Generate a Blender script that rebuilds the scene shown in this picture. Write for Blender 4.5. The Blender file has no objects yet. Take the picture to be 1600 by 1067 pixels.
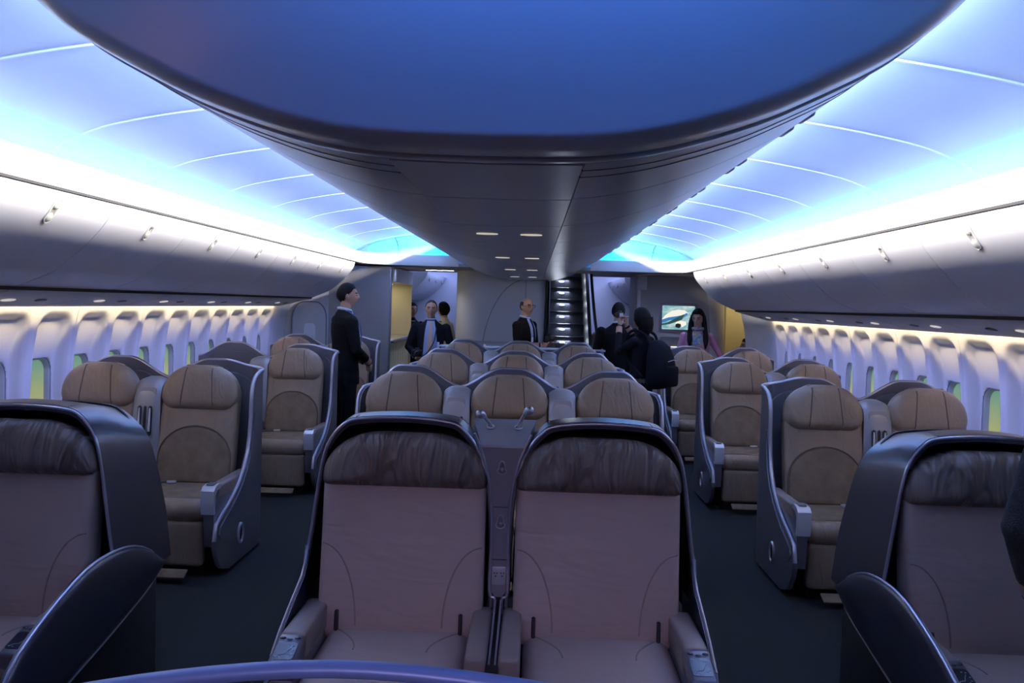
import bpy, bmesh, math, random
from mathutils import Vector, Matrix, Euler
from mathutils.kdtree import KDTree
random.seed(7)
PI = math.pi
S = bpy.context.scene
COL = S.collection

# ------------------------------------------------------------------ camera
CAM = Vector((0.13, 0.0, 1.64))
def make_camera():
    f = 1376.0
    r = math.radians(1.8)
    Y = Vector(((833-800)/f, (533.5-477)/f, -1)).normalized()
    up = Vector((math.sin(r), math.cos(r), 0))
    Z = (up - Y*up.dot(Y)).normalized()
    X = Y.cross(Z)
    R = Matrix((X, Y, Z))                # rows: world axes in camera space -> camera-to-world
    c = bpy.data.cameras.new('camera')
    c.sensor_fit = 'HORIZONTAL'; c.sensor_width = 36.0; c.lens = f/1600*36.0
    c.clip_start = 0.05; c.clip_end = 100
    o = bpy.data.objects.new('camera', c); COL.objects.link(o)
    o.matrix_world = Matrix.Translation(CAM) @ R.to_4x4()
    S.camera = o
make_camera()

# ------------------------------------------------------------------ world, exposure
w = bpy.data.worlds.new('world'); S.world = w; w.use_nodes = True
w.node_tree.nodes['Background'].inputs[0].default_value = (0.10, 0.12, 0.22, 1)
w.node_tree.nodes['Background'].inputs[1].default_value = 0.02
S.view_settings.view_transform = 'Standard'
S.view_settings.look = 'None'
S.view_settings.gamma = 1.0
S.view_settings.use_curve_mapping = False
S.view_settings.exposure = 0.0

# ------------------------------------------------------------------ large lights
def area(name, loc, direction, sx, sy, power, color, spread=180, xaxis=None):
    """rectangular lamp; local -Z shines along direction, local Y runs along the cabin unless xaxis is given"""
    l = bpy.data.lights.new(name, 'AREA'); l.shape = 'RECTANGLE'
    l.size = sx; l.size_y = sy; l.energy = power; l.color = color; l.spread = math.radians(spread)
    o = bpy.data.objects.new(name, l); COL.objects.link(o)
    z = -Vector(direction).normalized()
    y = Vector(xaxis) if xaxis else Vector((0, 1, 0))
    if abs(z.dot(y)) > .99: y = Vector((1, 0, 0))
    x = y.cross(z).normalized(); y = z.cross(x)
    o.matrix_world = Matrix.Translation(loc) @ Matrix((x, y, z)).transposed().to_4x4()
    return o
def spot(name, loc, target, power, color, size=60, blend=.6, rad=.03):
    l = bpy.data.lights.new(name, 'SPOT'); l.energy = power; l.color = color
    l.spot_size = math.radians(size); l.spot_blend = blend; l.shadow_soft_size = rad
    o = bpy.data.objects.new(name, l); COL.objects.link(o)
    o.location = loc
    o.rotation_euler = (Vector(target)-Vector(loc)).to_track_quat('-Z', 'Y').to_euler()
    return o
CYAN = (0.0, 0.38, 1.0); VIOLET = (.30, .36, 1.0); WARM = (1.0, .80, .48)
Y0, Y1 = -2.6, 11.7                                   # main cabin
for s in (-1, 1):
    # blue cove strips behind the lip, shining up the vault
    area('cove_light', (s*2.15, 4.4, 2.142), (-s*.25, 0, 1), .06, 13.6, 46, CYAN)
    area('cove_light_violet', (s*2.12, 4.4, 2.145), (-s*.5, 0, 1), .05, 13.6, 12, VIOLET)
    # white wash strips in the trough on top of the centre bin, cut off by its edge and by an added baffle above
    area('wash_light', (s*.96, 6.85, 2.480), (s*1, 0, -.35), .016, 9.1, 310, (1.0, .92, .80), 150)
    # violet strip above the added baffle, grazing the vault
    area('vault_light', (s*1.03, 6.85, 2.522), (s*1, 0, .1), .02, 9.1, 330, (.27, .44, 1.0), 170)
    # violet fill added under the service panels to brighten the walls, no fixture there
    area('sidewall_fill', (s*2.60, 6.6, 1.604), (s*.6, 0, -1), .03, 7.9, 13, (.36, .40, 1.0), 84)
    # sidewall strips hidden in the gap above the windows
    area('sidewall_light', (s*2.875, 6.6, 1.622), (s*1, 0, -1.2), .012, 7.8, 24, WARM, 150)
area('cove_light_aft', (0, 11.82, 2.2), (0, -.25, 1), 4.0, .06, 26, CYAN)
# entrance area in front of the nose and behind the camera: blue dome light and two added fills
area('entry_dome_light', (0.15, 1.45, 2.50), (0, .9, -.6), 1.3, .12, 4.5, (.06, .24, 1.0))
area('front_row_fill', (0.1, -1.2, 2.4), (0, 1, -.6), 1.8, 1.0, 6.4, (.72, .54, .86), 52)  # unseen fill added to brighten the front row
area('nose_warm_fill', (-2.3, -.2, 2.0), (.9, 1, .15), .5, .4, 16, (1.0, .42, .28))  # added warm lamp that tints the left of the nose
# cabin zone aft of the monuments
area('aft_light_left', (-1.5, 15.2, 2.38), (0, 0, -1), 1.4, 2.6, 40, (.42, .52, 1.0))
area('aft_light_right', (1.6, 15.2, 2.38), (0, 0, -1), 1.2, 2.6, 40, (.46, .54, 1.0))
area('door_light', (3.24, 12.9, 2.06), (0, 0, -1), .3, .5, 3.2, (1.0, .80, .46))

# ------------------------------------------------------------------ materials
def mat(name, col, rough=.5, metal=0.0, noise=None, bump=None, emit=None, estr=0, trans=0, coat=0, alpha=1, spec=None):
    """noise=(scale, amount[, stretch xyz]) varies the colour, bump=(scale, strength, distance[, stretch])"""
    m = bpy.data.materials.new(name); m.use_nodes = True
    nt = m.node_tree; b = nt.nodes['Principled BSDF']
    c4 = (*col, 1)
    b.inputs['Base Color'].default_value = c4
    b.inputs['Roughness'].default_value = rough
    b.inputs['Metallic'].default_value = metal
    if spec is not None: b.inputs['Specular IOR Level'].default_value = spec
    if coat: b.inputs['Coat Weight'].default_value = coat; b.inputs['Coat Roughness'].default_value = .25
    if trans: b.inputs['Transmission Weight'].default_value = trans
    if alpha < 1: b.inputs['Alpha'].default_value = alpha
    tc = None
    def coords(stretch):
        nonlocal tc
        if tc is None: tc = nt.nodes.new('ShaderNodeTexCoord')
        mp = nt.nodes.new('ShaderNodeMapping'); mp.inputs['Scale'].default_value = stretch
        nt.links.new(tc.outputs['Object'], mp.inputs['Vector']); return mp.outputs['Vector']
    if noise:
        st = noise[2] if len(noise) > 2 else (1, 1, 1)
        n = nt.nodes.new('ShaderNodeTexNoise'); n.inputs['Scale'].default_value = noise[0]; n.inputs['Detail'].default_value = 4
        nt.links.new(coords(st), n.inputs['Vector'])
        r = nt.nodes.new('ShaderNodeValToRGB')
        a = noise[1]
        r.color_ramp.elements[0].position = .3; r.color_ramp.elements[1].position = .7
        r.color_ramp.elements[0].color = tuple(x*(1-a) for x in col)+(1,)
        r.color_ramp.elements[1].color = tuple(min(1, x*(1+a)) for x in col)+(1,)
        nt.links.new(n.outputs['Fac'], r.inputs['Fac']); nt.links.new(r.outputs['Color'], b.inputs['Base Color'])
    if bump:
        bumps = bump if isinstance(bump, list) else [bump]
        prev = None
        for bp in bumps:
            st = bp[3] if len(bp) > 3 else (1, 1, 1)
            n = nt.nodes.new('ShaderNodeTexNoise'); n.inputs['Scale'].default_value = bp[0]; n.inputs['Detail'].default_value = 3
            n.inputs['Distortion'].default_value = bp[4] if len(bp) > 4 else 0
            nt.links.new(coords(st), n.inputs['Vector'])
            u = nt.nodes.new('ShaderNodeBump'); u.inputs['Strength'].default_value = bp[1]; u.inputs['Distance'].default_value = bp[2]
            nt.links.new(n.outputs['Fac'], u.inputs['Height'])
            if prev: nt.links.new(prev, u.inputs['Normal'])
            prev = u.outputs['Normal']
        nt.links.new(prev, b.inputs['Normal'])
    if emit:
        b.inputs['Emission Color'].default_value = (*emit, 1); b.inputs['Emission Strength'].default_value = estr
    return m
M = {}
M['vault'] = mat('vault_panel', (.80, .82, .88), .45)
M['rib'] = mat('vault_rib', (.92, .93, .97), .4)
M['lip'] = mat('cove_lip', (.66, .65, .66), .5)
M['bin'] = mat('bin_door', (.75, .75, .83), .38, bump=(500, .03, .001))
M['binlatch'] = mat('bin_latch', (.85, .84, .82), .3)
M['binhollow'] = mat('latch_hollow', (.45, .43, .42), .5)
M['dark'] = mat('shadow_gap', (.012, .012, .014), .7)
M['psu'] = mat('service_panel', (.42, .41, .43), .5)
M['hull'] = mat('centre_bin', (.50, .48, .55), .33, coat=.15)
M['hullgroove'] = mat('centre_bin_groove', (.14, .13, .15), .6)
M['wall'] = mat('sidewall_panel', (.80, .80, .86), .5)
M['wallseam'] = mat('sidewall_seam', (.80, .79, .78), .5)
M['winframe'] = mat('window_frame', (.50, .51, .58), .45)
M['mono'] = mat('monument_laminate', (.30, .29, .31), .5, noise=(60, .05))
M['monolight'] = mat('monument_light_laminate', (.52, .52, .56), .45)
M['monotrim'] = mat('monument_trim', (.20, .20, .23), .35, .5)
M['cream'] = mat('cream_laminate', (.72, .66, .46), .5)
M['steelshelf'] = mat('shelf_metal', (.5, .5, .52), .25, .9)
M['aftwall'] = mat('aft_wall', (.74, .77, .86), .5)
M['carpet'] = mat('carpet', (.022, .025, .026), .95, noise=(900, .45), bump=(700, .6, .004), spec=.1)
M['shellA'] = mat('pod_shell_paint', (.062, .064, .090), .30, .55, coat=.25, bump=(900, .03, .0005))
M['shellB'] = mat('seat_shell_paint', (.135, .135, .165), .36, .35, coat=.2)
M['railblue'] = mat('rail_paint', (.16, .24, .50), .4, .2)
M['trim'] = mat('edge_trim', (.46, .46, .54), .28, .75)
M['silver'] = mat('silver_plastic', (.78, .78, .82), .28, .35)
M['liner'] = mat('shell_liner', (.10, .10, .115), .75)
M['black'] = mat('black_plastic', (.008, .008, .010), .6)
M['console'] = mat('console_paint', (.20, .19, .22), .4, .25, bump=(900, .05, .0006))
M['consoleB'] = mat('console_grey', (.34, .34, .37), .38, .3)
WR = [(9, .55, .02, (2.6, 1, .45), 1.2), (260, .12, .002)]
M['headA'] = mat('pod_headrest_leather', (.135, .105, .095), .40, bump=[(3.4, 1.0, .11, (2.8, 1, .8), .7), (260, .1, .002)], noise=(5, .10))
M['backA'] = mat('pod_back_leather', (.36, .275, .25), .55, bump=[(4.5, .32, .03, (.6, 1, 2.0), .6), (380, .12, .002)], noise=(3, .06))
M['armA'] = mat('pod_armrest_leather', (.22, .175, .16), .45, bump=(260, .1, .002))
M['leatherB'] = mat('tan_leather', (.255, .185, .130), .40, bump=[(9, .42, .025, (1.6, 1, .7), 1.0), (260, .1, .002)], noise=(6, .10))
M['suedeB'] = mat('tan_suede', (.175, .130, .088), .9, bump=(60, .25, .004), noise=(11, .22), spec=.15)
M['seam'] = mat('stitch_seam', (.09, .068, .055), .8)
M['seamA'] = mat('stitch_seam_light', (.25, .195, .175), .7)
M['screen'] = mat('handset_screen', (.02, .022, .03), .15)
M['icon'] = mat('handset_icon', (.35, .38, .48), .4)
M['skin'] = mat('skin', (.42, .24, .17), .5)
M['suit'] = mat('black_suit', (.005, .005, .0065), .85, spec=.15, noise=(40, .3))
M['navy'] = mat('navy_jacket', (.006, .0065, .011), .85, spec=.15)
M['trouser'] = mat('dark_trousers', (.005, .005, .006), .9, spec=.1)
M['shirt'] = mat('blue_shirt', (.32, .42, .68), .7)
M['whiteshirt'] = mat('white_shirt', (.62, .66, .75), .7)
M['hair'] = mat('black_hair', (.006, .005, .006), .75, spec=.15, bump=(160, .4, .004, (1, 1, .15)))
M['greyhair'] = mat('grey_hair', (.045, .042, .042), .8, spec=.15, bump=(160, .4, .004, (1, 1, .15)))
M['pink'] = mat('pink_jacket', (.50, .22, .33), .55, bump=(25, .3, .01))
M['knit'] = mat('charcoal_knit', (.030, .030, .036), .95, bump=[(320, .9, .006), (30, .3, .01)], noise=(200, .4))
M['cream_top'] = mat('cream_top', (.55, .50, .33), .8)
M['peach'] = mat('peach_tie', (.58, .40, .28), .6)
M['shoe'] = mat('black_shoe', (.008, .008, .009), .35)
M['brow'] = mat('dark_brow', (.03, .02, .018), .7)
M['lips'] = mat('lips', (.36, .13, .12), .5)
M['badge'] = mat('paper_badge', (.8, .8, .82), .6)
M['lanyard'] = mat('lanyard', (.10, .16, .38), .7)
M['canvas'] = mat('backpack_fabric', (.007, .008, .014), .85, spec=.12, bump=(120, .3, .004))
M['beige'] = mat('beige_trousers', (.16, .13, .10), .85)

def gradient_mat(name, c_top, c_bot, z0, z1, strength):
    """daylight outside the windows: green above, yellow below (a backdrop that glows)"""
    m = bpy.data.materials.new(name); m.use_nodes = True; nt = m.node_tree
    b = nt.nodes['Principled BSDF']; b.inputs['Roughness'].default_value = .2
    tc = nt.nodes.new('ShaderNodeTexCoord'); sp = nt.nodes.new('ShaderNodeSeparateXYZ')
    nt.links.new(tc.outputs['Object'], sp.inputs[0])
    mr = nt.nodes.new('ShaderNodeMapRange'); mr.inputs['From Min'].default_value = z0; mr.inputs['From Max'].default_value = z1
    nt.links.new(sp.outputs['Z'], mr.inputs['Value'])
    r = nt.nodes.new('ShaderNodeValToRGB')
    r.color_ramp.elements[0].color = (*c_bot, 1); r.color_ramp.elements[1].color = (*c_top, 1)
    nt.links.new(mr.outputs[0], r.inputs['Fac'])
    b.inputs['Base Color'].default_value = (.05, .05, .05, 1)
    nt.links.new(r.outputs['Color'], b.inputs['Emission Color']); b.inputs['Emission Strength'].default_value = strength
    return m
M['pane'] = gradient_mat('window_view', (.14, .30, .19), (.42, .42, .11), .86, 1.16, .9)
M['strip'] = mat('light_strip', (.9, .85, .7), .5, emit=(1.0, .84, .55), estr=1.3)
M['lampwhite'] = mat('lamp_lens', (.9, .9, .9), .4, emit=(1.0, .95, .85), estr=2.5)
M['lampspot'] = mat('reading_lamp_lens', (.7, .7, .68), .3, emit=(1.0, .9, .75), estr=.5)
M['steplamp'] = mat('step_lamp_lens', (.8, .8, .9), .4, emit=(.8, .88, 1.0), estr=.8)
M['step'] = mat('stair_tread', (.11, .115, .15), .30, .2)
M['rail'] = mat('stair_rail', (.09, .09, .11), .3, .6)
def glass_mat():
    m = bpy.data.materials.new('clear_screen'); m.use_nodes = True; b = m.node_tree.nodes['Principled BSDF']
    b.inputs['Base Color'].default_value = (.75, .8, .9, 1); b.inputs['Roughness'].default_value = .05
    b.inputs['Transmission Weight'].default_value = 1.0; b.inputs['IOR'].default_value = 1.15
    return m
M['glass'] = glass_mat()

# ------------------------------------------------------------------ mesh helpers
class MB:
    def __init__(s): s.v = []; s.f = []
    def add(s, vs, fs):
        k = len(s.v); s.v += [tuple(p) for p in vs]; s.f += [tuple(i+k for i in f) for f in fs]; return s
    def box(s, x0, x1, y0, y1, z0, z1):
        return s.add([(x, y, z) for z in (z0, z1) for y in (y0, y1) for x in (x0, x1)],
                     [(0, 2, 3, 1), (4, 5, 7, 6), (0, 1, 5, 4), (2, 6, 7, 3), (0, 4, 6, 2), (1, 3, 7, 5)])
    def rbox(s, x0, x1, y0, y1, z0, z1, r=.01, seg=2, mtx=None):
        bm = bmesh.new(); bmesh.ops.create_cube(bm, size=1)
        bmesh.ops.scale(bm, vec=(x1-x0, y1-y0, z1-z0), verts=bm.verts)
        bmesh.ops.translate(bm, vec=((x0+x1)/2, (y0+y1)/2, (z0+z1)/2), verts=bm.verts)
        r = min(r, .49*min(abs(x1-x0), abs(y1-y0), abs(z1-z0)))
        bmesh.ops.bevel(bm, geom=list(bm.edges), offset=r, segments=seg, affect='EDGES', profile=.5)
        return s.addbm(bm, mtx)
    def addbm(s, bm, mtx=None):
        bm.verts.index_update()
        vs = [(mtx @ v.co if mtx else v.co.copy()) for v in bm.verts]
        s.add(vs, [[v.index for v in f.verts] for f in bm.faces]); bm.free(); return s
    def rings(s, rr, close=True, cap0=True, cap1=True):
        """loft a list of rings with equal counts"""
        n = len(rr[0]); vs = [p for r in rr for p in r]; fs = []
        for i in range(len(rr)-1):
            for j in range(n if close else n-1):
                a = i*n+j; b = i*n+(j+1) % n; fs.append((a, b, b+n, a+n))
        if cap0: fs.append(tuple(range(n-1, -1, -1)))
        if cap1: fs.append(tuple(range((len(rr)-1)*n, len(rr)*n)))
        return s.add(vs, fs)
    def tube(s, path, r, n=8, cap=True):
        P = [Vector(p) for p in path]; rr = []
        rad = r if isinstance(r, (list, tuple)) else [r]*len(P)
        ref = None
        for i, p in enumerate(P):
            t = (P[min(i+1, len(P)-1)]-P[max(i-1, 0)]).normalized()
            if ref is None: ref = Vector((0, 0, 1)) if abs(t.z) < .9 else Vector((1, 0, 0))
            u = t.cross(ref)
            if u.length < 1e-5: u = t.orthogonal()
            u.normalize(); v = u.cross(t).normalized(); ref = v
            rr.append([p+u*math.cos(2*PI*k/n)*rad[i]+v*math.sin(2*PI*k/n)*rad[i] for k in range(n)])
        return s.rings(rr, True, cap, cap)
    def grid(s, rows, flip=False):
        n = len(rows[0]); vs = [p for r in rows for p in r]; fs = []
        for i in range(len(rows)-1):
            for j in range(n-1):
                q = (i*n+j, i*n+j+1, (i+1)*n+j+1, (i+1)*n+j); fs.append(q[::-1] if flip else q)
        return s.add(vs, fs)
    def prism(s, outline, a, b, axis):
        """extrude a 2D outline along axis ('x': outline=(y,z); 'y': (x,z); 'z': (x,y))"""
        def P(p, t):
            return {'x': (t, p[0], p[1]), 'y': (p[0], t, p[1]), 'z': (p[0], p[1], t)}[axis]
        return s.rings([[P(p, a) for p in outline], [P(p, b) for p in outline]])
    def ell(s, c, r, nu=16, nv=10, mtx=None):
        rr = []
        for i in range(1, nv):
            th = PI*i/nv
            rr.append([Vector((r[0]*math.sin(th)*math.cos(2*PI*k/nu), r[1]*math.sin(th)*math.sin(2*PI*k/nu), -r[2]*math.cos(th))) for k in range(nu)])
        vs = [p for q in rr for p in q]; k0 = len(vs); vs += [Vector((0, 0, -r[2])), Vector((0, 0, r[2]))]
        fs = []
        for i in range(nv-2):
            for j in range(nu):
                a = i*nu+j; b = i*nu+(j+1) % nu; fs.append((a, b, b+nu, a+nu))
        for j in range(nu):
            fs.append((k0, (j+1) % nu, j)); fs.append((k0+1, (nv-2)*nu+j, (nv-2)*nu+(j+1) % nu))
        c = Vector(c)
        return s.add([(mtx @ p if mtx else p)+c for p in vs], fs)
    def mesh(s, name, sharp=40, smooth=True):
        me = bpy.data.meshes.new(name); me.from_pydata(s.v, [], s.f); me.update()
        bm = bmesh.new(); bm.from_mesh(me); bmesh.ops.recalc_face_normals(bm, faces=bm.faces); bm.to_mesh(me); bm.free()
        if smooth:
            me.shade_smooth()
            try: me.set_sharp_from_angle(angle=math.radians(sharp))
            except Exception: pass
        return me
    def build(s, name, material, parent=None, sharp=40, smooth=True):
        me = s.mesh(name, sharp, smooth)
        me.materials.append(M[material] if isinstance(material, str) else material)
        o = bpy.data.objects.new(name, me); COL.objects.link(o)
        if parent: o.parent = parent
        return o
def tag(o, label=None, cat=None, group=None, kind=None):
    if label: o['label'] = label
    if cat: o['category'] = cat
    if group: o['group'] = group
    if kind: o['kind'] = kind
    return o
def empty(name, loc=(0, 0, 0), rz=0):
    o = bpy.data.objects.new(name, None); COL.objects.link(o); o.location = loc; o.rotation_euler = (0, 0, rz)
    o.empty_display_size = .1
    return o
def copy_tree(o, parent=None):
    c = o.copy(); COL.objects.link(c); c.parent = parent
    for ch in list(o.children): copy_tree(ch, c)
    return c
def lerp(a, b, t): return a+(b-a)*t
def interp(tab, x):
    if x <= tab[0][0]: return tab[0][1]
    for (x0, y0), (x1, y1) in zip(tab, tab[1:]):
        if x <= x1: return lerp(y0, y1, (x-x0)/(x1-x0))
    return tab[-1][1]
def sm(a, b, x):
    t = max(0, min(1, (x-a)/(b-a))); return t*t*(3-2*t)
def catmull(pts, n=6):
    P = [Vector(p) for p in pts]; out = []
    for i in range(len(P)-1):
        p0 = P[max(i-1, 0)]; p1 = P[i]; p2 = P[i+1]; p3 = P[min(i+2, len(P)-1)]
        for k in range(n):
            t = k/n
            out.append(.5*((2*p1)+(p2-p0)*t+(2*p0-5*p1+4*p2-p3)*t*t+(3*p1-p0-3*p2+p3)*t**3))
    out.append(P[-1]); return out
def rrect(x0, x1, z0, z1, radii, n=6):
    """rounded rectangle, radii = (bottom right, top right, top left, bottom left) each r or (rx, rz), counter-clockwise"""
    R = [(r, r) if not isinstance(r, tuple) else r for r in radii]
    out = []
    for (cx, cz, sx, sz, a0, (rx, rz)) in ((x1, z0, -1, 1, -PI/2, R[0]), (x1, z1, -1, -1, 0, R[1]), (x0, z1, 1, -1, PI/2, R[2]), (x0, z0, 1, 1, PI, R[3])):
        for k in range(n+1):
            a = a0+PI/2*k/n
            out.append((cx+sx*rx+rx*math.cos(a), cz+sz*rz+rz*math.sin(a)))
    return out
def densify(o, n=72):
    P = [Vector((p[0], p[1])) for p in o]; L = [0]
    for a, b in zip(P, P[1:]+P[:1]): L.append(L[-1]+(b-a).length)
    out = []; j = 0
    for k in range(n):
        t = L[-1]*k/n
        while L[j+1] < t: j += 1
        seg = L[j+1]-L[j]
        out.append(tuple(P[j].lerp(P[(j+1) % len(P)], (t-L[j])/seg if seg else 0)))
    return out
class Pad:
    """upholstered pad: outline in (u, v), front along +w, mapped by matrix (u,v,w)->local"""
    def __init__(s, outline, thick, edge=.03, crown=.015, n=72, centre=None):
        s.o = densify(outline, n)
        s.c = Vector(centre) if centre else Vector((sum(p[0] for p in s.o)/n, sum(p[1] for p in s.o)/n))
        s.T = thick; s.e = edge; s.k = crown
        s.half = min(max(abs(p[0]-s.c.x) for p in s.o), max(abs(p[1]-s.c.y) for p in s.o))
    def depth(s, sc):
        """front depth at outline scale sc"""
        d = (1-sc)*s.half
        if d < s.e: w = s.T-s.e+math.sqrt(max(0, s.e**2-(s.e-d)**2))
        else: w = s.T
        return w+s.k*(1-sc*sc)
    def build(s, mb, mtx):
        steps = []
        eh = s.e/s.half
        back = [(1-eh*.6, 0), (1-eh*.18, s.e*.25), (1, s.e*.7)]
        front = [1, 1-eh*.08, 1-eh*.3, 1-eh*.6, 1-eh]
        front += [lerp(1-eh, .06, t) for t in (.15, .32, .5, .68, .85, 1)]
        rr = [[mtx @ Vector((s.c.x+(p[0]-s.c.x)*sc, s.c.y+(p[1]-s.c.y)*sc, w)) for p in s.o] for sc, w in back]
        rr += [[mtx @ Vector((s.c.x+(p[0]-s.c.x)*sc, s.c.y+(p[1]-s.c.y)*sc, s.depth(sc))) for p in s.o] for sc in front]
        mb.rings(rr); return mb
    def scale_at(s, u, v):
        d = Vector((u, v))-s.c
        if d.length < 1e-6: return 0
        a = math.atan2(d.y, d.x); n = len(s.o)
        for i in range(n):
            p = Vector(s.o[i])-s.c; q = Vector(s.o[(i+1) % n])-s.c
            a0 = math.atan2(p.y, p.x); a1 = math.atan2(q.y, q.x)
            da = (a1-a0+PI) % (2*PI)-PI; dd = (a-a0+PI) % (2*PI)-PI
            if da != 0 and 0 <= dd/da <= 1:
                den = d.x*(q.y-p.y)-d.y*(q.x-p.x)
                if abs(den) < 1e-12: continue
                t = (p.x*(q.y-p.y)-p.y*(q.x-p.x))/den
                return 1/t if t > 0 else 1
        return 1
    def seam(s, mb, pts, mtx, r=.004, lift=0.0):
        path = []
        for u, v in pts:
            sc = min(1, s.scale_at(u, v)); path.append(mtx @ Vector((u, v, s.depth(sc)+lift)))
        mb.tube(path, r, 6); return mb
def facing(y_at, lean=0.0, z0=0.0):
    """matrix taking (u,v,w) to x=u, z=v, front -y, leaning back with height"""
    a = lean
    return Matrix.Translation((0, y_at, z0)) @ Matrix.Rotation(-a, 4, 'X') @ Matrix(((1, 0, 0, 0), (0, 0, -1, 0), (0, 1, 0, 0), (0, 0, 0, 1))) @ Matrix.Translation((0, -z0, 0))
def topping(z_at):
    return Matrix(((1, 0, 0, 0), (0, 1, 0, 0), (0, 0, 1, z_at), (0, 0, 0, 1)))

# ================================================================== THE SETTING
def struct(o): return tag(o, kind='structure')
fl = struct(MB().box(-3.3, 3.3, Y0, 17.2, -.06, 0).build('floor', 'carpet', smooth=False))

# ---- vaulted ceiling
CEIL = [(0, 2.560), (1.0, 2.548), (1.41, 2.508), (1.82, 2.434), (2.02, 2.368), (2.14, 2.304), (2.22, 2.235), (2.26, 2.14)]
def zc(x): return interp(CEIL_S, abs(x))
CEIL_S = [(p.x, p.y) for p in catmull([(a, b, 0) for a, b in CEIL], 6)]
ceiling = MB()
ceiling.grid([[(x, y, zc(x)+.004) for x in (-1.0, -.5, 0, .5, 1.0)] for y in (Y0, 11.5)])
ceiling = struct(ceiling.build('ceiling', 'vault'))
XS = [p[0] for p in CEIL_S if p[0] >= 1.0-1e-6]
seams = [4.10+1.02*k for k in range(-7, 8)]
edges = [Y0]+[y for y in seams if Y0+.2 < y < 11.3]+[11.48]
for s in (-1, 1):
    for a, b in zip(edges, edges[1:]):
        p = MB().grid([[(s*x, y, zc(x)) for x in XS] for y in (a+.006, b-.006)])
        p.build('ceiling_panel', 'vault', ceiling)
    for y in edges[1:-1]:
        rb = MB()
        prof = [(s*x, zc(x)) for x in XS]
        rb.rings([[(x, y-.012, z+.002), (x, y-.007, z-.006), (x, y+.007, z-.006), (x, y+.012, z+.002)] for x, z in prof])
        rb.build('panel_rib', 'rib', ceiling)
# curved end of the vault, in six gores
gx = [-2.26, -1.7, -1.15, 0, 1.15, 1.7, 2.26]
for a, b in zip(gx, gx[1:]):
    rows = []
    for i in range(9):
        t = i/8*PI/2
        rows.append([(lerp(a, b, k/6)+(.004 if k == 0 else -.004 if k == 6 else 0), 11.49+.45*math.sin(t), 2.13+(zc(lerp(a, b, k/6))-2.13)*math.cos(t)) for k in range(7)])
    MB().grid(rows).build('end_gore', 'vault', ceiling)

# ---- cove lip running along both sides and across the aft end with rounded corners
LX = 2.05
def lip_path(s):
    P = [(s*LX, Y0)]
    P += [(s*LX, y) for y in edges[1:-1] if y < 10.9]
    P += [(s*(LX-.5+.5*math.cos(a)), 11.0+.5*math.sin(a)) for a in [PI/2*k/10 for k in range(11)]]
    P += [(s*1.2, 11.5), (s*.86, 11.5)]
    return P
for n, s in enumerate((-1, 1)):
    P = lip_path(s); rr = []
    for i, p in enumerate(P):
        q0 = Vector(P[max(i-1, 0)]); q1 = Vector(P[min(i+1, len(P)-1)]); t = (q1-q0).normalized()
        nrm = Vector((-t.y, t.x))*(1 if s > 0 else -1)        # toward the cabin centre
        o = Vector(p)
        sec = [(0, 2.112), (.004, 2.125), (-.006, 2.19), (-.022, 2.252), (-.034, 2.256), (-.036, 2.13), (-.19, 2.128), (-.19, 2.112)]
        rr.append([(o.x+nrm.x*d, o.y+nrm.y*d, z) for d, z in sec])
    o = MB().rings(rr).build('trim_%d' % (n+1), 'lip', sharp=50); struct(o)
    # lip joints
    for y in (4.48+1.02*2*k-.51 for k in range(4)):
        MB().box(s*LX-s*.002 if s > 0 else s*LX-.002, s*LX+.002 if s > 0 else s*LX+.006, y-.0015, y+.0015, 2.115, 2.19).build('lip_joint', 'lip', o)
gut = MB()
for s in (-1, 1): gut.box(min(s*2.03, s*2.34), max(s*2.03, s*2.34), Y0, 11.3, 2.098, 2.110)
struct(gut.build('trim_3', 'dark', smooth=False))

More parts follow.
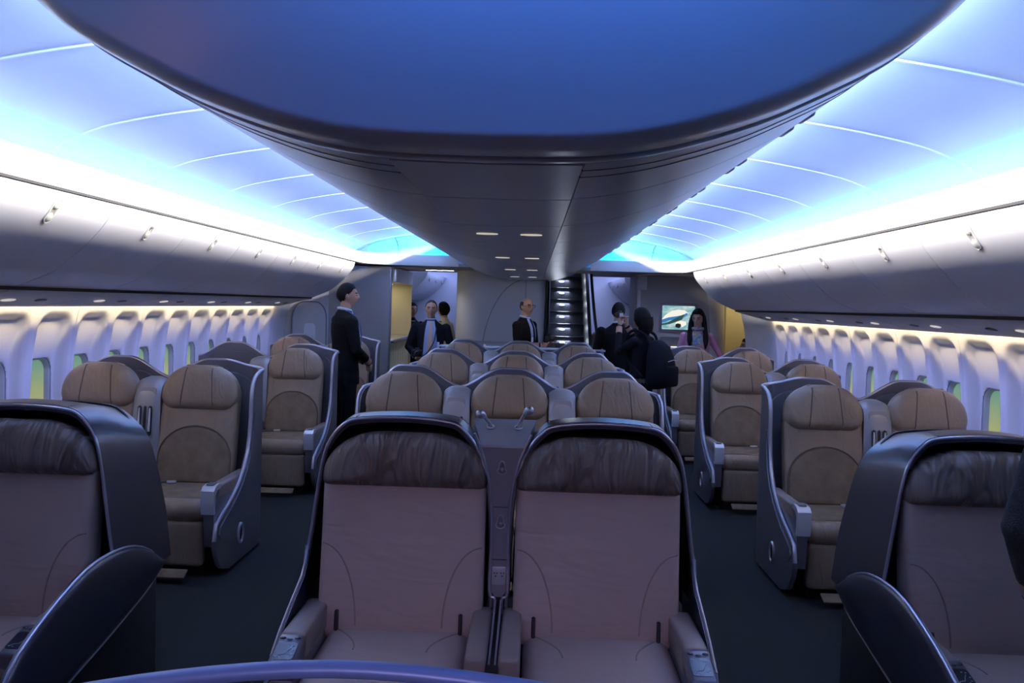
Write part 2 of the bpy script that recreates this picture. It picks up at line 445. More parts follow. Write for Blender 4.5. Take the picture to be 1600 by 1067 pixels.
# ---- overhead bins on both sides
BIN = [(2.040, 2.100), (2.065, 2.022), (2.135, 1.930), (2.225, 1.838), (2.325, 1.757), (2.425, 1.706), (2.55, 1.655)]
BINP = [(p.x, p.y) for p in catmull([(a, b, 0) for a, b in BIN], 5)]
def bin_frame(i):
    (x0, z0), (x1, z1) = BINP[i-1], BINP[i+1]
    t = Vector((x1-x0, 0, z1-z0)).normalized()
    n = Vector((t.z, 0, -t.x))                 # right side: toward the aisle and down
    if n.x > 0: n = -n
    return Vector((BINP[i][0], 0, BINP[i][1])), t, n
def bin_proto(s):
    root = empty('overhead_bin')
    L = 1.02; g = .004
    outer = [(s*x, z) for x, z in BINP]
    ins = []
    for i in range(len(BINP)):
        p, t, n = bin_frame(min(max(i, 1), len(BINP)-2)); q = Vector((BINP[i][0], 0, BINP[i][1]))-n*.03
        ins.append((s*q.x, q.z))
    sec = outer+ins[::-1]
    MB().prism(sec, g, L-g, 'y').build('door', 'bin', root, sharp=35)
    # body of the bin behind the door
    body = [(s*2.09, 2.094), (s*2.10, 2.02), (s*2.18, 1.93), (s*2.34, 1.79), (s*2.56, 1.69), (s*2.80, 1.72), (s*2.80, 2.094)]
    MB().prism(body, .001, L-.001, 'y').build('body', 'dark', root, smooth=False)
    # crease along the top of the door
    p, t, n = bin_frame(3); p1, t1, n1 = bin_frame(1)
    q = Vector((BINP[2][0], 0, BINP[2][1]))+n1*.0005
    MB().tube([(s*q.x, .01, q.z), (s*q.x, L-.01, q.z)], .0022, 6).build('door_crease', 'psu', root)
    # latch: oval hollow with two raised paddles
    p, t, n = bin_frame(6)
    up = -t
    def P(u, v, w): q = p+up*v+n*w; return Vector((s*q.x, .51+u, q.z))
    base = MB(); ov = rrect(-.026, .026, -.065, .065, (.026,)*4, 5)
    base.rings([[P(a*k, b*k if k == 1 else b*.985, w) for a, b in ov] for k, w in ((1.06, -.006), (1.06, .002), (1.0, .004), (.9, .001))])
    base = base.build('latch', 'binhollow', root)
    for v, r in ((.036, .026), (-.034, .024)):
        pd = MB()
        for i in range(1):
            rr = []
            for w, k in ((-.004, 1.0), (.005, .97), (.010, .8), (.0125, .45), (.013, .1)):
                rr.append([P(r*.86*k*math.cos(a), v+r*k*math.sin(a), w) for a in [2*PI*j/16 for j in range(16)]])
            pd.rings(rr)
        pd.build('paddle', 'binlatch', base)
    rim = MB(); loop = [P(a*1.04, b*1.02, .003) for a, b in ov]; rim.tube(loop+[loop[0]], .0035, 6); rim.build('latch_rim', 'binlatch', base)
    return root
ordw = ['nearest', 'second', 'third', 'fourth', 'fifth', 'sixth', 'seventh', 'eighth', 'ninth', 'tenth', 'eleventh', 'twelfth']
bin_edges = [10.62-1.02*k for k in range(9, -1, -1)][:-1]
for s, side in ((-1, 'left'), (1, 'right')):
    pr = bin_proto(s)
    vis = 0
    for k, y in enumerate(bin_edges):
        o = pr if k == 0 else copy_tree(pr)
        o.location = (0, y, 0)
        tag(o, '%s white overhead bin door in the %s-hand row, counted from the camera' % (ordw[k], side), 'overhead bin', 'overhead bins along the %s side' % side)
    # tapered end cheek closing the row
    ch = MB().prism([(s*x, z) for x, z in BINP]+[(s*2.82, 1.66), (s*2.82, 2.10)], 10.62, 10.65, 'y').build('bin_end_panel', 'bin', smooth=False)
    tag(ch, 'curved white end panel closing the %s overhead bin row' % side, 'panel')
    # bins nearer than the frame are one plain run
    run = MB().prism([(s*x, z) for x, z in BINP]+[(s*2.8, 1.66), (s*2.8, 2.094)], Y0, bin_edges[0]-.004, 'y').build('trim_%d' % (4 if s < 0 else 5), 'bin'); struct(run)

# ---- service panels and light strip under the bins
for n, s in ((6, -1), (7, 1)):
    gap = MB().prism([(s*2.545, 1.662), (s*2.545, 1.640), (s*2.60, 1.628), (s*2.855, 1.572), (s*2.855, 1.70)], Y0, 10.6, 'y').build('trim_%d' % n, 'dark', smooth=False); struct(gap)
    sec = [(2.552, 1.640), (2.565, 1.630), (2.70, 1.596), (2.86, 1.556), (2.925, 1.540), (2.921, 1.549), (2.60, 1.646)]
    sec = [(s*a, b) for a, b in sec]
    for k in range(13):
        y = 10.55-1.016*(k+1)
        if y < Y0: break
        p = MB().prism(sec, y+.004, y+1.012, 'y').build('service_panel', 'psu', gap, sharp=30)
        # reading lamp lens and speaker slot
        for dy, rx, m in ((.30, .055, 'lampspot'), (.62, .05, 'hullgroove')):
            c = Vector((s*2.74, y+dy, 1.583))
            d = MB(); t = Vector((s*.16, 0, -.04)).normalized()
            d.rings([[c+t*(.022*q*math.sin(a))+Vector((0, rx*q*math.cos(a), -.004*(1 if q < 1.1 else 0)-.001)) for a in [2*PI*j/20 for j in range(20)]] for q in (1.15, 1.0, .6, .1)])
            d.build('lens' if m == 'lampspot' else 'grille', m, p)
    MB().prism([(s*2.857, 1.610), (s*2.866, 1.612), (s*2.866, 1.634), (s*2.857, 1.636)], 2.6, 10.5, 'y').build('light_strip', 'strip', gap, smooth=False)

# ---- side walls with scalloped window bays
WALLP = [(p.x, p.y) for p in catmull([(a, b, 0) for a, b in ((0, 2.93), (.2, 2.975), (.6, 3.035), (1.0, 3.05), (1.4, 3.01), (1.6, 2.955))], 5)]
def wx(z): return interp(WALLP, z)
PH = 1.016; BAY = .508
WZ0, WZ1, WHW = .83, 1.185, .128           # clear window
def sdrr(u, v, hw, hh, r):
    qx = abs(u)-hw+r; qz = abs(v)-hh+r
    return min(max(qx, qz), 0)+math.hypot(max(qx, 0), max(qz, 0))-r
def bay_depth(u, z):
    sd = sdrr(u, z-1.0, .204, .49, .12)
    return .074*(1-sm(-.045, .012, sd))*lerp(.55, 1, sm(1.5, 1.2, z))
def panel_mesh(s, bays=2):
    mb = MB(); L = BAY*bays; g = .003
    ys = sorted(set([g, L-g]+[L*i/(32*bays) for i in range(1, 32*bays)]))
    zs = [1.575*i/54 for i in range(55)]
    idx = {}
    vs = []; fs = []
    for i, y in enumerate(ys):
        for j, z in enumerate(zs):
            u = (y % BAY)-BAY/2 if 0 < y < L else BAY/2
            vs.append((s*(wx(z)+bay_depth(u, z)), y, z))
    n = len(zs)
    for i in range(len(ys)-1):
        for j in range(n-1):
            yc = (ys[i]+ys[i+1])/2; zcn = (zs[j]+zs[j+1])/2
            u = (yc % BAY)-BAY/2
            if sdrr(u, zcn-(WZ0+WZ1)/2, WHW+.014, (WZ1-WZ0)/2+.014, .09) < 0: continue
            fs.append((i*n+j, i*n+j+1, (i+1)*n+j+1, (i+1)*n+j))
    mb.add(vs, fs)
    # turned edges at both ends
    for y in (g, L-g):
        mb.grid([[(s*(wx(z)+d), y+(0 if d == 0 else 0), z) for z in zs] for d in (0, .03)])
    me = mb.mesh('wall_panel', 50); me.materials.append(M['wall']); return me
def window_meshes(s):
    cz = (WZ0+WZ1)/2; hh = (WZ1-WZ0)/2
    fr = MB(); rr = []
    def base(u, v): return wx(cz+v)+bay_depth(u, cz+v)
    for grow, d in ((.030, .012), (.028, -.004), (.018, -.005), (.006, -.001), (0, .008), (-.005, .022), (-.009, .036)):
        ol = densify(rrect(-WHW-grow, WHW+grow, -hh-grow, hh+grow, (.085+grow,)*4, 6), 48)
        rr.append([(s*(base(a*.0, 0)+d), a, cz+b) for a, b in ol])
    fr.rings(rr, True, False, False)
    f = fr.mesh('window_frame', 60); f.materials.append(M['winframe'])
    pn = MB(); ol = densify(rrect(-WHW-.01, WHW+.01, -hh-.01, hh+.01, (.08,)*4, 6), 40)
    pn.rings([[(s*(base(0, 0)+d), a, cz+b) for a, b in ol] for d in (.030, .038)])
    p = pn.mesh('pane', 60); p.materials.append(M['pane'])
    ln = MB(); lo = densify(rrect(-WHW-.012, WHW+.012, -hh-.012, hh+.012, (.095,)*4, 6), 48)
    q = [(s*(base(0, 0)-.0045), a, cz+b) for a, b in lo]; ln.tube(q+[q[0]], .0018, 5)
    l = ln.mesh('frame_line', 60); l.materials.append(M['hullgroove'])
    return f, p, l
def link(name, me, parent=None, loc=None):
    o = bpy.data.objects.new(name, me); COL.objects.link(o)
    if parent: o.parent = parent
    if loc: o.location = loc
    return o
wn = 0
for s, side in ((-1, 'left'), (1, 'right')):
    # backing skin: plain wall beyond the panels and behind them
    bk = MB()
    zs = [1.72*i/20 for i in range(21)]
    bk.grid([[(s*(wx(z)+.145), y, z) for z in zs] for y in (Y0, 11.2 if s < 0 else 12.05)])
    bk.grid([[(s*wx(z), y, z) for z in zs] for y in (Y0, 2.925)])
    if s > 0: bk.grid([[(s*wx(z), y, z) for z in zs] for y in (10.56, 11.25)]); bk.grid([[(s*wx(z), y, z) for z in zs] for y in (11.262, 12.05)])
    else: bk.grid([[(s*wx(z), y, z) for z in zs] for y in (10.56, 11.2)])
    wl = struct(bk.build('wall_'+side, 'wall'))
    pm = panel_mesh(s); hm = panel_mesh(s, 1); fm, pnm, lm = window_meshes(s)
    y = 5.98-3*PH
    k = 0
    while y < 10.5:
        last = y+PH > 10.6
        link('wall_panel', hm if last else pm, wl, (0, y, 0))
        sb = MB(); sb.grid([[(s*(wx(z)-.001), yy, z) for z in [1.57*i/16 for i in range(17)]] for yy in (y-.004, y+.004)]); sb.build('panel_seam', 'wallseam', wl)
        for b in range(1 if last else 2):
            wn += 1
            yc = y+BAY*(b+.5)
            f = link('window_%d' % wn, fm, None, (0, yc, 0)); struct(f)
            link('pane', pnm, f); link('frame_line', lm, f)
        y += PH
    # dado rail at floor level
    struct(MB().prism([(s*2.90, 0), (s*2.94, .10), (s*2.99, .10), (s*2.99, 0)], Y0, 10.6, 'y').build('baseboard_'+side, 'mono', smooth=False))
    # wall above the bins
# closing wall behind the camera and skins above the bins that keep outside light out
struct(MB().box(-3.3, 3.3, Y0-.05, Y0, 0, 2.7).build('wall_front', 'mono', smooth=False))

# ---- centre bin (canopy over the middle seats)
HULL = [(0, 1.992), (.25, 1.998), (.44, 2.027), (.64, 2.088), (.78, 2.150), (.93, 2.228), (1.02, 2.296), (1.09, 2.365), (1.112, 2.384), (1.10, 2.405)]
HP = [(p.x, p.y) for p in catmull([(a, b, 0) for a, b in HULL], 5)]
def hull_x(lo, hi):
    """points of the half section between two half-widths, along the curve"""
    out = []
    for i, (x, z) in enumerate(HP):
        if i <= 40 and lo-1e-6 <= x <= hi+1e-6: out.append((x, z))
        elif i > 40 and hi > 1.1: out.append((x, z))
    return out
cb = empty('center_bin', (0, 0, 0))
tag(cb, 'long grey centre stowage canopy with bulbous rounded nose hanging over the middle seats', 'overhead bin')
HY0, HY1 = 2.05, 13.3
GR = [2.12, 2.22, 2.95, 3.95, 5.0, 6.1, 7.2, 8.3, 9.4, 10.5, 11.6, 12.5, HY1]
# bottom panels
for a, b in zip(GR[1:], GR[2:]):
    p = MB(); rows = []
    for y in (a+.006, b-.006):
        rows.append([(x, y, 1.990+.05*x*x) for x in (-.244, -.12, 0, .12, .244)]+[(x, y, 2.02) for x in (.244, -.244)])
    p.rings(rows); p.build('bottom_panel', 'hull', cb, sharp=30)
# side panels (curved shells) either side of the bottom panel
for s in (-1, 1):
    pts = hull_x(.25, 2)
    for a, b in zip(GR[1:], GR[2:]):
        sec = [(s*x, z) for x, z in pts]
        inn = [(s*(x-.012), z+.02) for x, z in pts][::-1]
        MB().prism(sec+inn, a+.006, b-.006, 'y').build('side_panel', 'hull', cb, sharp=40)
# core that shows dark in the joints, and the trough floor carrying the wash lamps
core = [(s2*max(0, x-.012), z+.010) for s2, pp in ((-1, HP[::-1]), (1, HP)) for x, z in pp]
core = core+[(1.06, 2.405), (-1.06, 2.405)]
MB().prism(core, 2.14, HY1-.004, 'y').build('core', 'hullgroove', cb, smooth=False)
# rounded nose: bands stepping forward to a domed cap
full = [(-x, z) for x, z in HP[::-1]]+HP[1:]
top = 2.405
def sect(y, k, dz=0.0):
    """section scaled toward its top centre line"""
    cz = 2.50
    return [(x*k, y, cz+(z-cz)*k+dz) for x, z in full]+[(x*k, y, cz+(top-cz)*k+dz) for x in (.6, 0, -.6)]
MB().rings([sect(2.225, 1.0), sect(2.212, 1.0)]).build('joint_band', 'hullgroove', cb)
MB().rings([sect(2.212, .992), sect(2.205, 1.004), sect(2.150, 1.006), sect(2.143, .994)]).build('nose_band', 'hull', cb, sharp=60)
MB().rings([sect(2.143, .985), sect(2.128, .985)]).build('joint_band', 'hullgroove', cb)
for yb in (2.335, 2.455):
    MB().rings([sect(yb, .999), sect(yb+.002, 1.0025), sect(yb+.010, 1.0025), sect(yb+.012, .999)]).build('joint_band', 'hullgroove', cb)
ns = [sect(2.128, .99), sect(2.120, 1.0)]
for i in range(9):
    a = PI/2*i/8
    ns.append(sect(2.03-.075*math.sin(a), 1.0-.060*(1-math.cos(a))))
for i in range(1, 9):
    t = i/8
    ns.append(sect(1.955-.10*math.sin(t*PI/2), lerp(.94, .03, t)))
MB().rings(ns).build('nose_cap', 'hull', cb, sharp=60)
# far end cap
ne = []
for i in range(7):
    a = PI/2*i/6
    ne.append(sect(HY1+.25*math.sin(a), .5+.5*math.cos(a)))
MB().rings(ne, True, False, True).build('tail_cap', 'hull', cb, sharp=60)
# pairs of small lamps recessed in the bottom panels
for y in (4.4, 6.6, 8.8, 11.0, 12.9):
    for x in (-.11, .11):
        d = MB(); d.rings([[(x+.050*k*math.cos(a), y+.028*k*math.sin(a), z) for a in [2*PI*j/18 for j in range(18)]] for k, z in ((1.1, 1.990), (1.05, 1.986), (.9, 1.9855), (.2, 1.985))])
        d.build('downlight', 'lampspot', cb)
# dark lamp housings on the canopy edge and unseen blades added to keep the wash off the vault
for s in (-1, 1):
    MB().box(min(s*.90, s*1.10), max(s*.90, s*1.10), 2.3, 11.45, 2.500, 2.504).build('added_baffle', 'dark', cb, smooth=False)
    MB().box(min(s*1.085, s*1.10), max(s*1.085, s*1.10), 2.3, 11.45, 2.452, 2.504).build('added_baffle', 'dark', cb, smooth=False)
    MB().box(min(s*.90, s*.91), max(s*.90, s*.91), 2.3, 11.45, 2.43, 2.504).build('lamp_back', 'dark', cb, smooth=False)
    for k in range(9):
        for dy in (0, .26):
            y = 3.25+1.02*k+dy
            MB().rbox(min(s*1.085, s*1.135), max(s*1.085, s*1.135), y, y+.16, 2.358, 2.406, .012).build('lamp_housing', 'hullgroove', cb)
for y in (4.4, 6.6, 8.8, 11.0):
    for x in (-.11, .11):
        spot('downlight_lamp', (x, y, 1.975), (x*3.5, y+.95-.4, .9), 5.0, (1.0, .78, .60), 78, .8, .03)
# reading lamps under the side bins, over the window-side seats
for s in (-1, 1):
    for y in (4.9, 7.1, 9.3):
        spot('reading_lamp', (s*2.62, y, 1.60), (s*2.35, y+.55, 1.0), 3.8, (1.0, .78, .54), 95, .8, .03)

# ================================================================== MONUMENTS AND THE AFT END
def soffit():
    mb = MB()
    mb.box(-3.3, .30, 11.5, 17.2, 2.112, 2.16); mb.box(1.0, 3.3, 11.5, 17.2, 2.112, 2.16); mb.box(.30, 1.0, 11.5, 12.5, 2.112, 2.16)
    return mb
# aft zone has its own higher white ceiling; the lowered soffit covers only the cross aisle
sf = MB().box(-3.3, .30, 11.5, 13.7, 2.112, 2.15).box(1.0, 3.3, 11.5, 13.7, 2.112, 2.15).box(.30, 1.0, 11.5, 12.6, 2.112, 2.15)
soff = struct(sf.build('trim_8', 'mono', smooth=False))
# zig-zag ceiling lamp over the left cross aisle
zz = empty('ceiling_lamp', (-1.22, 12.55, 2.11)); tag(zz, 'small zig-zag white ceiling lamp above the left cross aisle', 'lamp')
MB().rbox(-.24, .24, -.10, .14, -.010, .0, .005).build('lamp_plate', 'mono', zz)
for i, (x, y) in enumerate(((-.16, .09), (-.08, .0), (0, .06), (.08, -.03), (.16, .03))):
    MB().rbox(x-.045, x+.045, y-.018, y+.018, -.018, -.008, .006).build('lamp_bar', 'lampwhite', zz)
spot('ceiling_lamp_light', (-1.22, 12.55, 2.06), (-1.22, 12.5, 0), 10, (.9, .93, 1.0), 120, .8, .1)
# blue dome patches in the soffit
for i, (x, lab) in enumerate(((-1.75, 'left'), (1.95, 'right'))):
    d = MB(); d.rings([[(x+.42*k*math.cos(a), 12.1+.30*k*math.sin(a), z) for a in [2*PI*j/28 for j in range(28)]] for k, z in ((1.06, 2.113), (1.04, 2.096), (.94, 2.092), (.9, 2.106), (.3, 2.110), (.05, 2.110))])
    tag(d.build('ceiling_dome', 'monolight'), 'shallow oval dome recess in the lowered ceiling, %s of the stairs' % lab, 'ceiling dome')
spot('cross_aisle_spot', (1.95, 11.75, 2.07), (2.1, 11.5, 0), 16, (.72, .74, 1.0), 130, .8, .1)  # spot added to brighten the right cross aisle
spot('cross_aisle_spot', (-1.75, 11.9, 2.07), (-1.6, 11.6, 0), 8, (.5, .6, 1.0), 130, .8, .1)
# left monument with the open shelf niche toward the aisle
lm = empty('galley_monument', (-2.2, 11.55, 0)); tag(lm, 'tall grey galley monument with a lit cream shelf niche facing the left aisle', 'cabinet')
def part(root, name, m, mb, **k):
    """build in world coordinates, then hang under the root"""
    loc = root.location; mb.v = [(v[0]-loc.x, v[1]-loc.y, v[2]-loc.z) for v in mb.v]
    return mb.build(name, m, root, **k)
part(lm, 'front_panel', 'mono', MB().box(-2.62, -1.755, 11.55, 11.58, .03, 2.09), smooth=False)
part(lm, 'corner_trim', 'monotrim', MB().rbox(-1.765, -1.738, 11.545, 11.60, .0, 2.10, .008))
part(lm, 'header', 'monolight', MB().box(-2.60, -1.745, 11.60, 13.6, 1.90, 2.09), smooth=False)
part(lm, 'niche_back', 'cream', MB().box(-2.40, -2.37, 11.60, 13.6, 1.13, 1.90), smooth=False)
part(lm, 'niche_side', 'cream', MB().box(-2.37, -1.75, 11.58, 11.605, 1.13, 1.90), smooth=False)
part(lm, 'niche_side', 'cream', MB().box(-2.37, -1.75, 13.57, 13.60, .0, 1.90), smooth=False)
part(lm, 'shelf', 'cream', MB().rbox(-2.38, -2.10, 12.4, 13.57, 1.55, 1.57, .004))
part(lm, 'counter', 'steelshelf', MB().rbox(-2.38, -1.70, 11.60, 13.58, 1.09, 1.13, .01))
part(lm, 'base', 'mono', MB().box(-2.38, -1.80, 11.60, 13.57, .0, 1.09), smooth=False)
for k in range(9):
    y = 11.68+.21*k
    part(lm, 'fluted_panel', 'cream', MB().rbox(-1.81, -1.775, y, y+.17, .12, 1.06, .012))
area('niche_light', (-2.05, 12.6, 1.885), (0, 0, -1), .3, 1.6, 3.5, (1.0, .88, .58))
part(lm, 'niche_lamp', 'strip', MB().box(-2.08, -2.02, 11.8, 13.4, 1.888, 1.898), smooth=False)
# wall turning from the left sidewall to the monument, with the exit door recess
a0 = Vector((-3.04, 11.15, 0)); a1 = Vector((-2.55, 11.56, 0)); du = (a1-a0).normalized(); nn = Vector((du.y, -du.x, 0))
def W(u, z, d=0): q = a0+du*u+nn*d; return (q.x, q.y, z)
Lw = (a1-a0).length
tw = MB(); tw.rings([[W(0, 0), W(Lw, 0), W(Lw, 2.1), W(0, 2.1)], [W(0, 0, -.04), W(Lw, 0, -.04), W(Lw, 2.1, -.04), W(0, 2.1, -.04)]])
struct(tw.build('wall_aft_left', 'monolight', smooth=False))
do = rrect(.10, Lw-.06, .02, 1.60, (.02, (.16, .22), (.16, .22), .02), 7)
dr = struct(MB().rings([[W(u, z, .001) for u, z in do], [W(u, z, .030) for u, z in do]]).build('door_1', 'monolight', sharp=30))
lp = [W(u, z, .032) for u, z in do]; MB().tube(lp+[lp[0]], .008, 6).build('door_edge', 'monotrim', dr)
wo = rrect(.26, .42, 1.05, 1.32, (.05,)*4, 5)
MB().rings([[W(u, z, .030) for u, z in wo], [W(u, z, .040) for u, z in wo]]).build('window_blind', 'aftwall', dr)
# right monument with the screen
rm = empty('screen_monument', (2.1, 12.3, 0)); tag(rm, 'dark grey monument wall with a screen and a shelf niche, right of the stairs', 'cabinet')
front = [(1.62, 2.095), (1.62, .0), (2.60, 0), (2.60, 1.35), (2.56, 1.75), (2.46, 2.095)]
part(rm, 'front_panel', 'mono', MB().prism(front, 12.30, 12.36, 'y'), smooth=False)
part(rm, 'side_panel', 'monolight', MB().box(1.575, 1.62, 12.29, 13.3, 0, 2.095), smooth=False)
part(rm, 'side_cap', 'monolight', MB().rbox(1.56, 1.70, 12.27, 12.32, 1.90, 2.09, .008))
# curved flank toward the door, lit from the doorway behind it
fk = []
for i in range(9):
    a = PI/2*i/8
    fk.append([(2.60+.30*math.sin(a)-(.14*sm(1.3, 2.1, z) if i == 0 else .14*sm(1.3, 2.1, z)*math.cos(a)), 12.31+.55*(1-math.cos(a)), z) for z in [2.095*k/12 for k in range(13)]])
part(rm, 'flank', 'monolight', MB().grid(fk))
part(rm, 'flank_return', 'cream', MB().box(2.90, 2.93, 12.85, 13.4, 0, 2.09), smooth=False)
scr = [(1.90, 2.41, 1.325, 1.735)]
fo = rrect(1.885, 2.415, 1.325, 1.735, (.035,)*4, 5); fi = rrect(1.925, 2.375, 1.365, 1.695, (.012,)*4, 5)
b = MB(); b.rings([[(x, 12.301, z) for x, z in fo], [(x, 12.285, z) for x, z in fo], [(x, 12.283, z) for x, z in fi], [(x, 12.295, z) for x, z in fi]], True, False, False)
part(rm, 'screen_frame', 'monotrim', b)
nb = MB(); no = rrect(1.90, 2.42, 1.02, 1.26, (.03,)*4, 4); ni = rrect(1.93, 2.39, 1.05, 1.235, (.02,)*4, 4)
nb.rings([[(x, 12.301, z) for x, z in no], [(x, 12.288, z) for x, z in no], [(x, 12.288, z) for x, z in ni], [(x, 12.2995, z) for x, z in ni]], True, False, True)
part(rm, 'niche_frame', 'monotrim', nb)
part(rm, 'ledge', 'monotrim', MB().rbox(1.86, 2.46, 12.20, 12.30, 1.00, 1.02, .006))
part(rm, 'grille', 'strip', MB().rbox(2.06, 2.28, 12.265, 12.285, 1.115, 1.128, .003))  # lit magazine in the niche, its brightness put in as glow
part(rm, 'drawer_front', 'mono', MB().rbox(1.90, 2.44, 12.285, 12.305, .45, .95, .01))
# ---- the picture on the screen: an airliner over clouds (flat print, emits)
def screen_mat():
    m = bpy.data.materials.new('screen_sky'); m.use_nodes = True; nt = m.node_tree; b = nt.nodes['Principled BSDF']
    tc = nt.nodes.new('ShaderNodeTexCoord'); n = nt.nodes.new('ShaderNodeTexNoise'); n.inputs['Scale'].default_value = 7; n.inputs['Detail'].default_value = 4
    mp = nt.nodes.new('ShaderNodeMapping'); mp.inputs['Scale'].default_value = (1, 1, 2.4)
    nt.links.new(tc.outputs['Object'], mp.inputs['Vector']); nt.links.new(mp.outputs[0], n.inputs['Vector'])
    r = nt.nodes.new('ShaderNodeValToRGB')
    r.color_ramp.elements[0].position = .38; r.color_ramp.elements[0].color = (.16, .46, .55, 1)
    r.color_ramp.elements[1].position = .66; r.color_ramp.elements[1].color = (.62, .78, .72, 1)
    nt.links.new(n.outputs['Fac'], r.inputs['Fac']); nt.links.new(r.outputs[0], b.inputs['Emission Color'])
    b.inputs['Emission Strength'].default_value = .85; b.inputs['Base Color'].default_value = (.02, .02, .02, 1); b.inputs['Roughness'].default_value = .2
    return m
M['scrsky'] = screen_mat()
for nm, c, e in (('scrwhite', (.95, .93, .80), .95), ('scrblue', (.05, .24, .62), .8), ('scrdark', (.02, .03, .05), .3), ('scrgreen', (.05, .16, .15), .5)):
    M[nm] = mat('screen_'+nm[3:], (.02, .02, .02), .3, emit=c, estr=e)
sc = empty('screen', (2.15, 12.30, 1.53)); tag(sc, 'glowing screen on the dark monument showing a jet airliner above clouds', 'screen')
part(sc, 'panel', 'scrsky', MB().box(1.925, 2.375, 12.2935, 12.2965, 1.365, 1.695), smooth=False)
def U(u, v): return (1.925+.45*u, 1.365+.33*v)
def poly(name, m, pts, lay):
    part(sc, name, m, MB().prism([U(*p) for p in pts], 12.2935-.0006*lay, 12.2938-.0006*lay, 'y'), smooth=False)
poly('fuselage', 'scrwhite', [(.0, .42), (.12, .62), (.30, .78), (.50, .84), (.68, .82), (.78, .74), (.80, .64), (.70, .54), (.5, .46), (.25, .38), (0, .26)], 1)
poly('livery_band', 'scrblue', [(0, .40), (.2, .50), (.45, .56), (.66, .62), (.76, .72), (.80, .64), (.70, .54), (.5, .46), (.25, .38), (0, .26)], 2)
poly('wing', 'scrgreen', [(0, .24), (.30, .30), (.62, .42), (.70, .66), (.62, .62), (.55, .46), (.25, .22), (0, .16)], 3)
poly('engine_cowl', 'scrwhite', [(.40, .18), (.44, .32), (.58, .38), (.74, .34), (.76, .22), (.66, .12), (.5, .10)], 4)
poly('engine_fan', 'scrdark', [(.42, .10), (.42, .22), (.49, .26), (.58, .24), (.60, .14), (.54, .06)], 5)

struct(MB().box(2.93, 3.62, 13.38, 13.42, 0, 2.112).build('wall_doorway', 'cream', smooth=False))
# ---- staircase
cx0, cx1 = -1.00, .30
col = rrect(cx0, cx1, 12.55, 16.2, (.12, .02, .02, .42), 10)
cw = MB().prism(col, 0, 2.112, 'z').build('wall_stair', 'monolight', sharp=30); struct(cw)
arc = [(-.62+.0*t, 12.545, .6+.0*t) for t in (0,)]
arc = [(-.60+.62*(1-math.cos(t)), 12.548, .75+1.25*math.sin(t)) for t in [PI/2*k/14 for k in range(15)]]
MB().tube([(-.60, 12.548, .1)]+arc, .005, 6).build('panel_seam', 'monotrim', cw)
MB().tube([(.02, 12.548, .05), (.02, 12.548, 2.1)], .004, 6).build('panel_seam', 'monotrim', cw)
st = empty('staircase', (.64, 12.6, 0)); tag(st, 'narrow dark staircase with lit treads climbing away behind the middle seats', 'staircase')
for k in range(12):
    y = 12.55+.235*k; z = .195*(k+1)
    if y > 15.4: break
    t = part(st, 'step', 'step', MB().rbox(.37, .935, y, y+.27, z-.045, z, .012))
    q = part(st, 'riser', 'step', MB().box(.37, .935, y+.03, y+.045, z-.19, z-.04), smooth=False)
    for x in ((.565, .64) if k % 2 else (.60, .655)):
        pass
    lens = MB().ell((.60, y+.028, z-.095), (.045, .006, .016), 14, 8); part(st, 'step_lamp', 'steplamp', lens)
    l = area('step_light', (.62, y+.02, z-.06), (0, -.5, -1), .2, .03, 1.1, (.75, .84, 1.0), 170, xaxis=(0, 1, 0))
part(st, 'stringer', 'step', MB().prism([(12.4, 0), (12.4, .35), (15.3, 2.75), (15.3, 2.2), (12.75, 0)], .335, .37, 'x'), smooth=False)
part(st, 'stringer', 'rail', MB().prism([(12.3, 0), (12.3, .55), (12.5, 1.1), (15.3, 3.2), (15.3, 2.2), (12.75, 0)], .935, .985, 'x'), smooth=False)
part(st, 'side_wall', 'black', MB().box(.305, .335, 12.62, 16.0, .0, 3.2), smooth=False)
part(st, 'back_wall', 'black', MB().box(.30, 1.0, 15.5, 15.55, .0, 3.4), smooth=False)
part(st, 'handrail', 'rail', MB().tube(catmull([(1.10, 11.75, .02), (1.10, 11.78, .55), (1.06, 11.95, 1.0), (1.0, 12.3, 1.45), (.97, 12.9, 2.05), (.97, 13.4, 2.5)], 6), .022, 10))
part(st, 'handrail', 'rail', MB().tube(catmull([(.34, 12.35, .02), (.34, 12.35, .95), (.35, 12.5, 1.2), (.36, 13.2, 1.85), (.36, 13.9, 2.5)], 6), .018, 10))
part(st, 'stair_ceiling', 'black', MB().box(.30, 1.0, 12.6, 15.5, 3.2, 3.25), smooth=False)
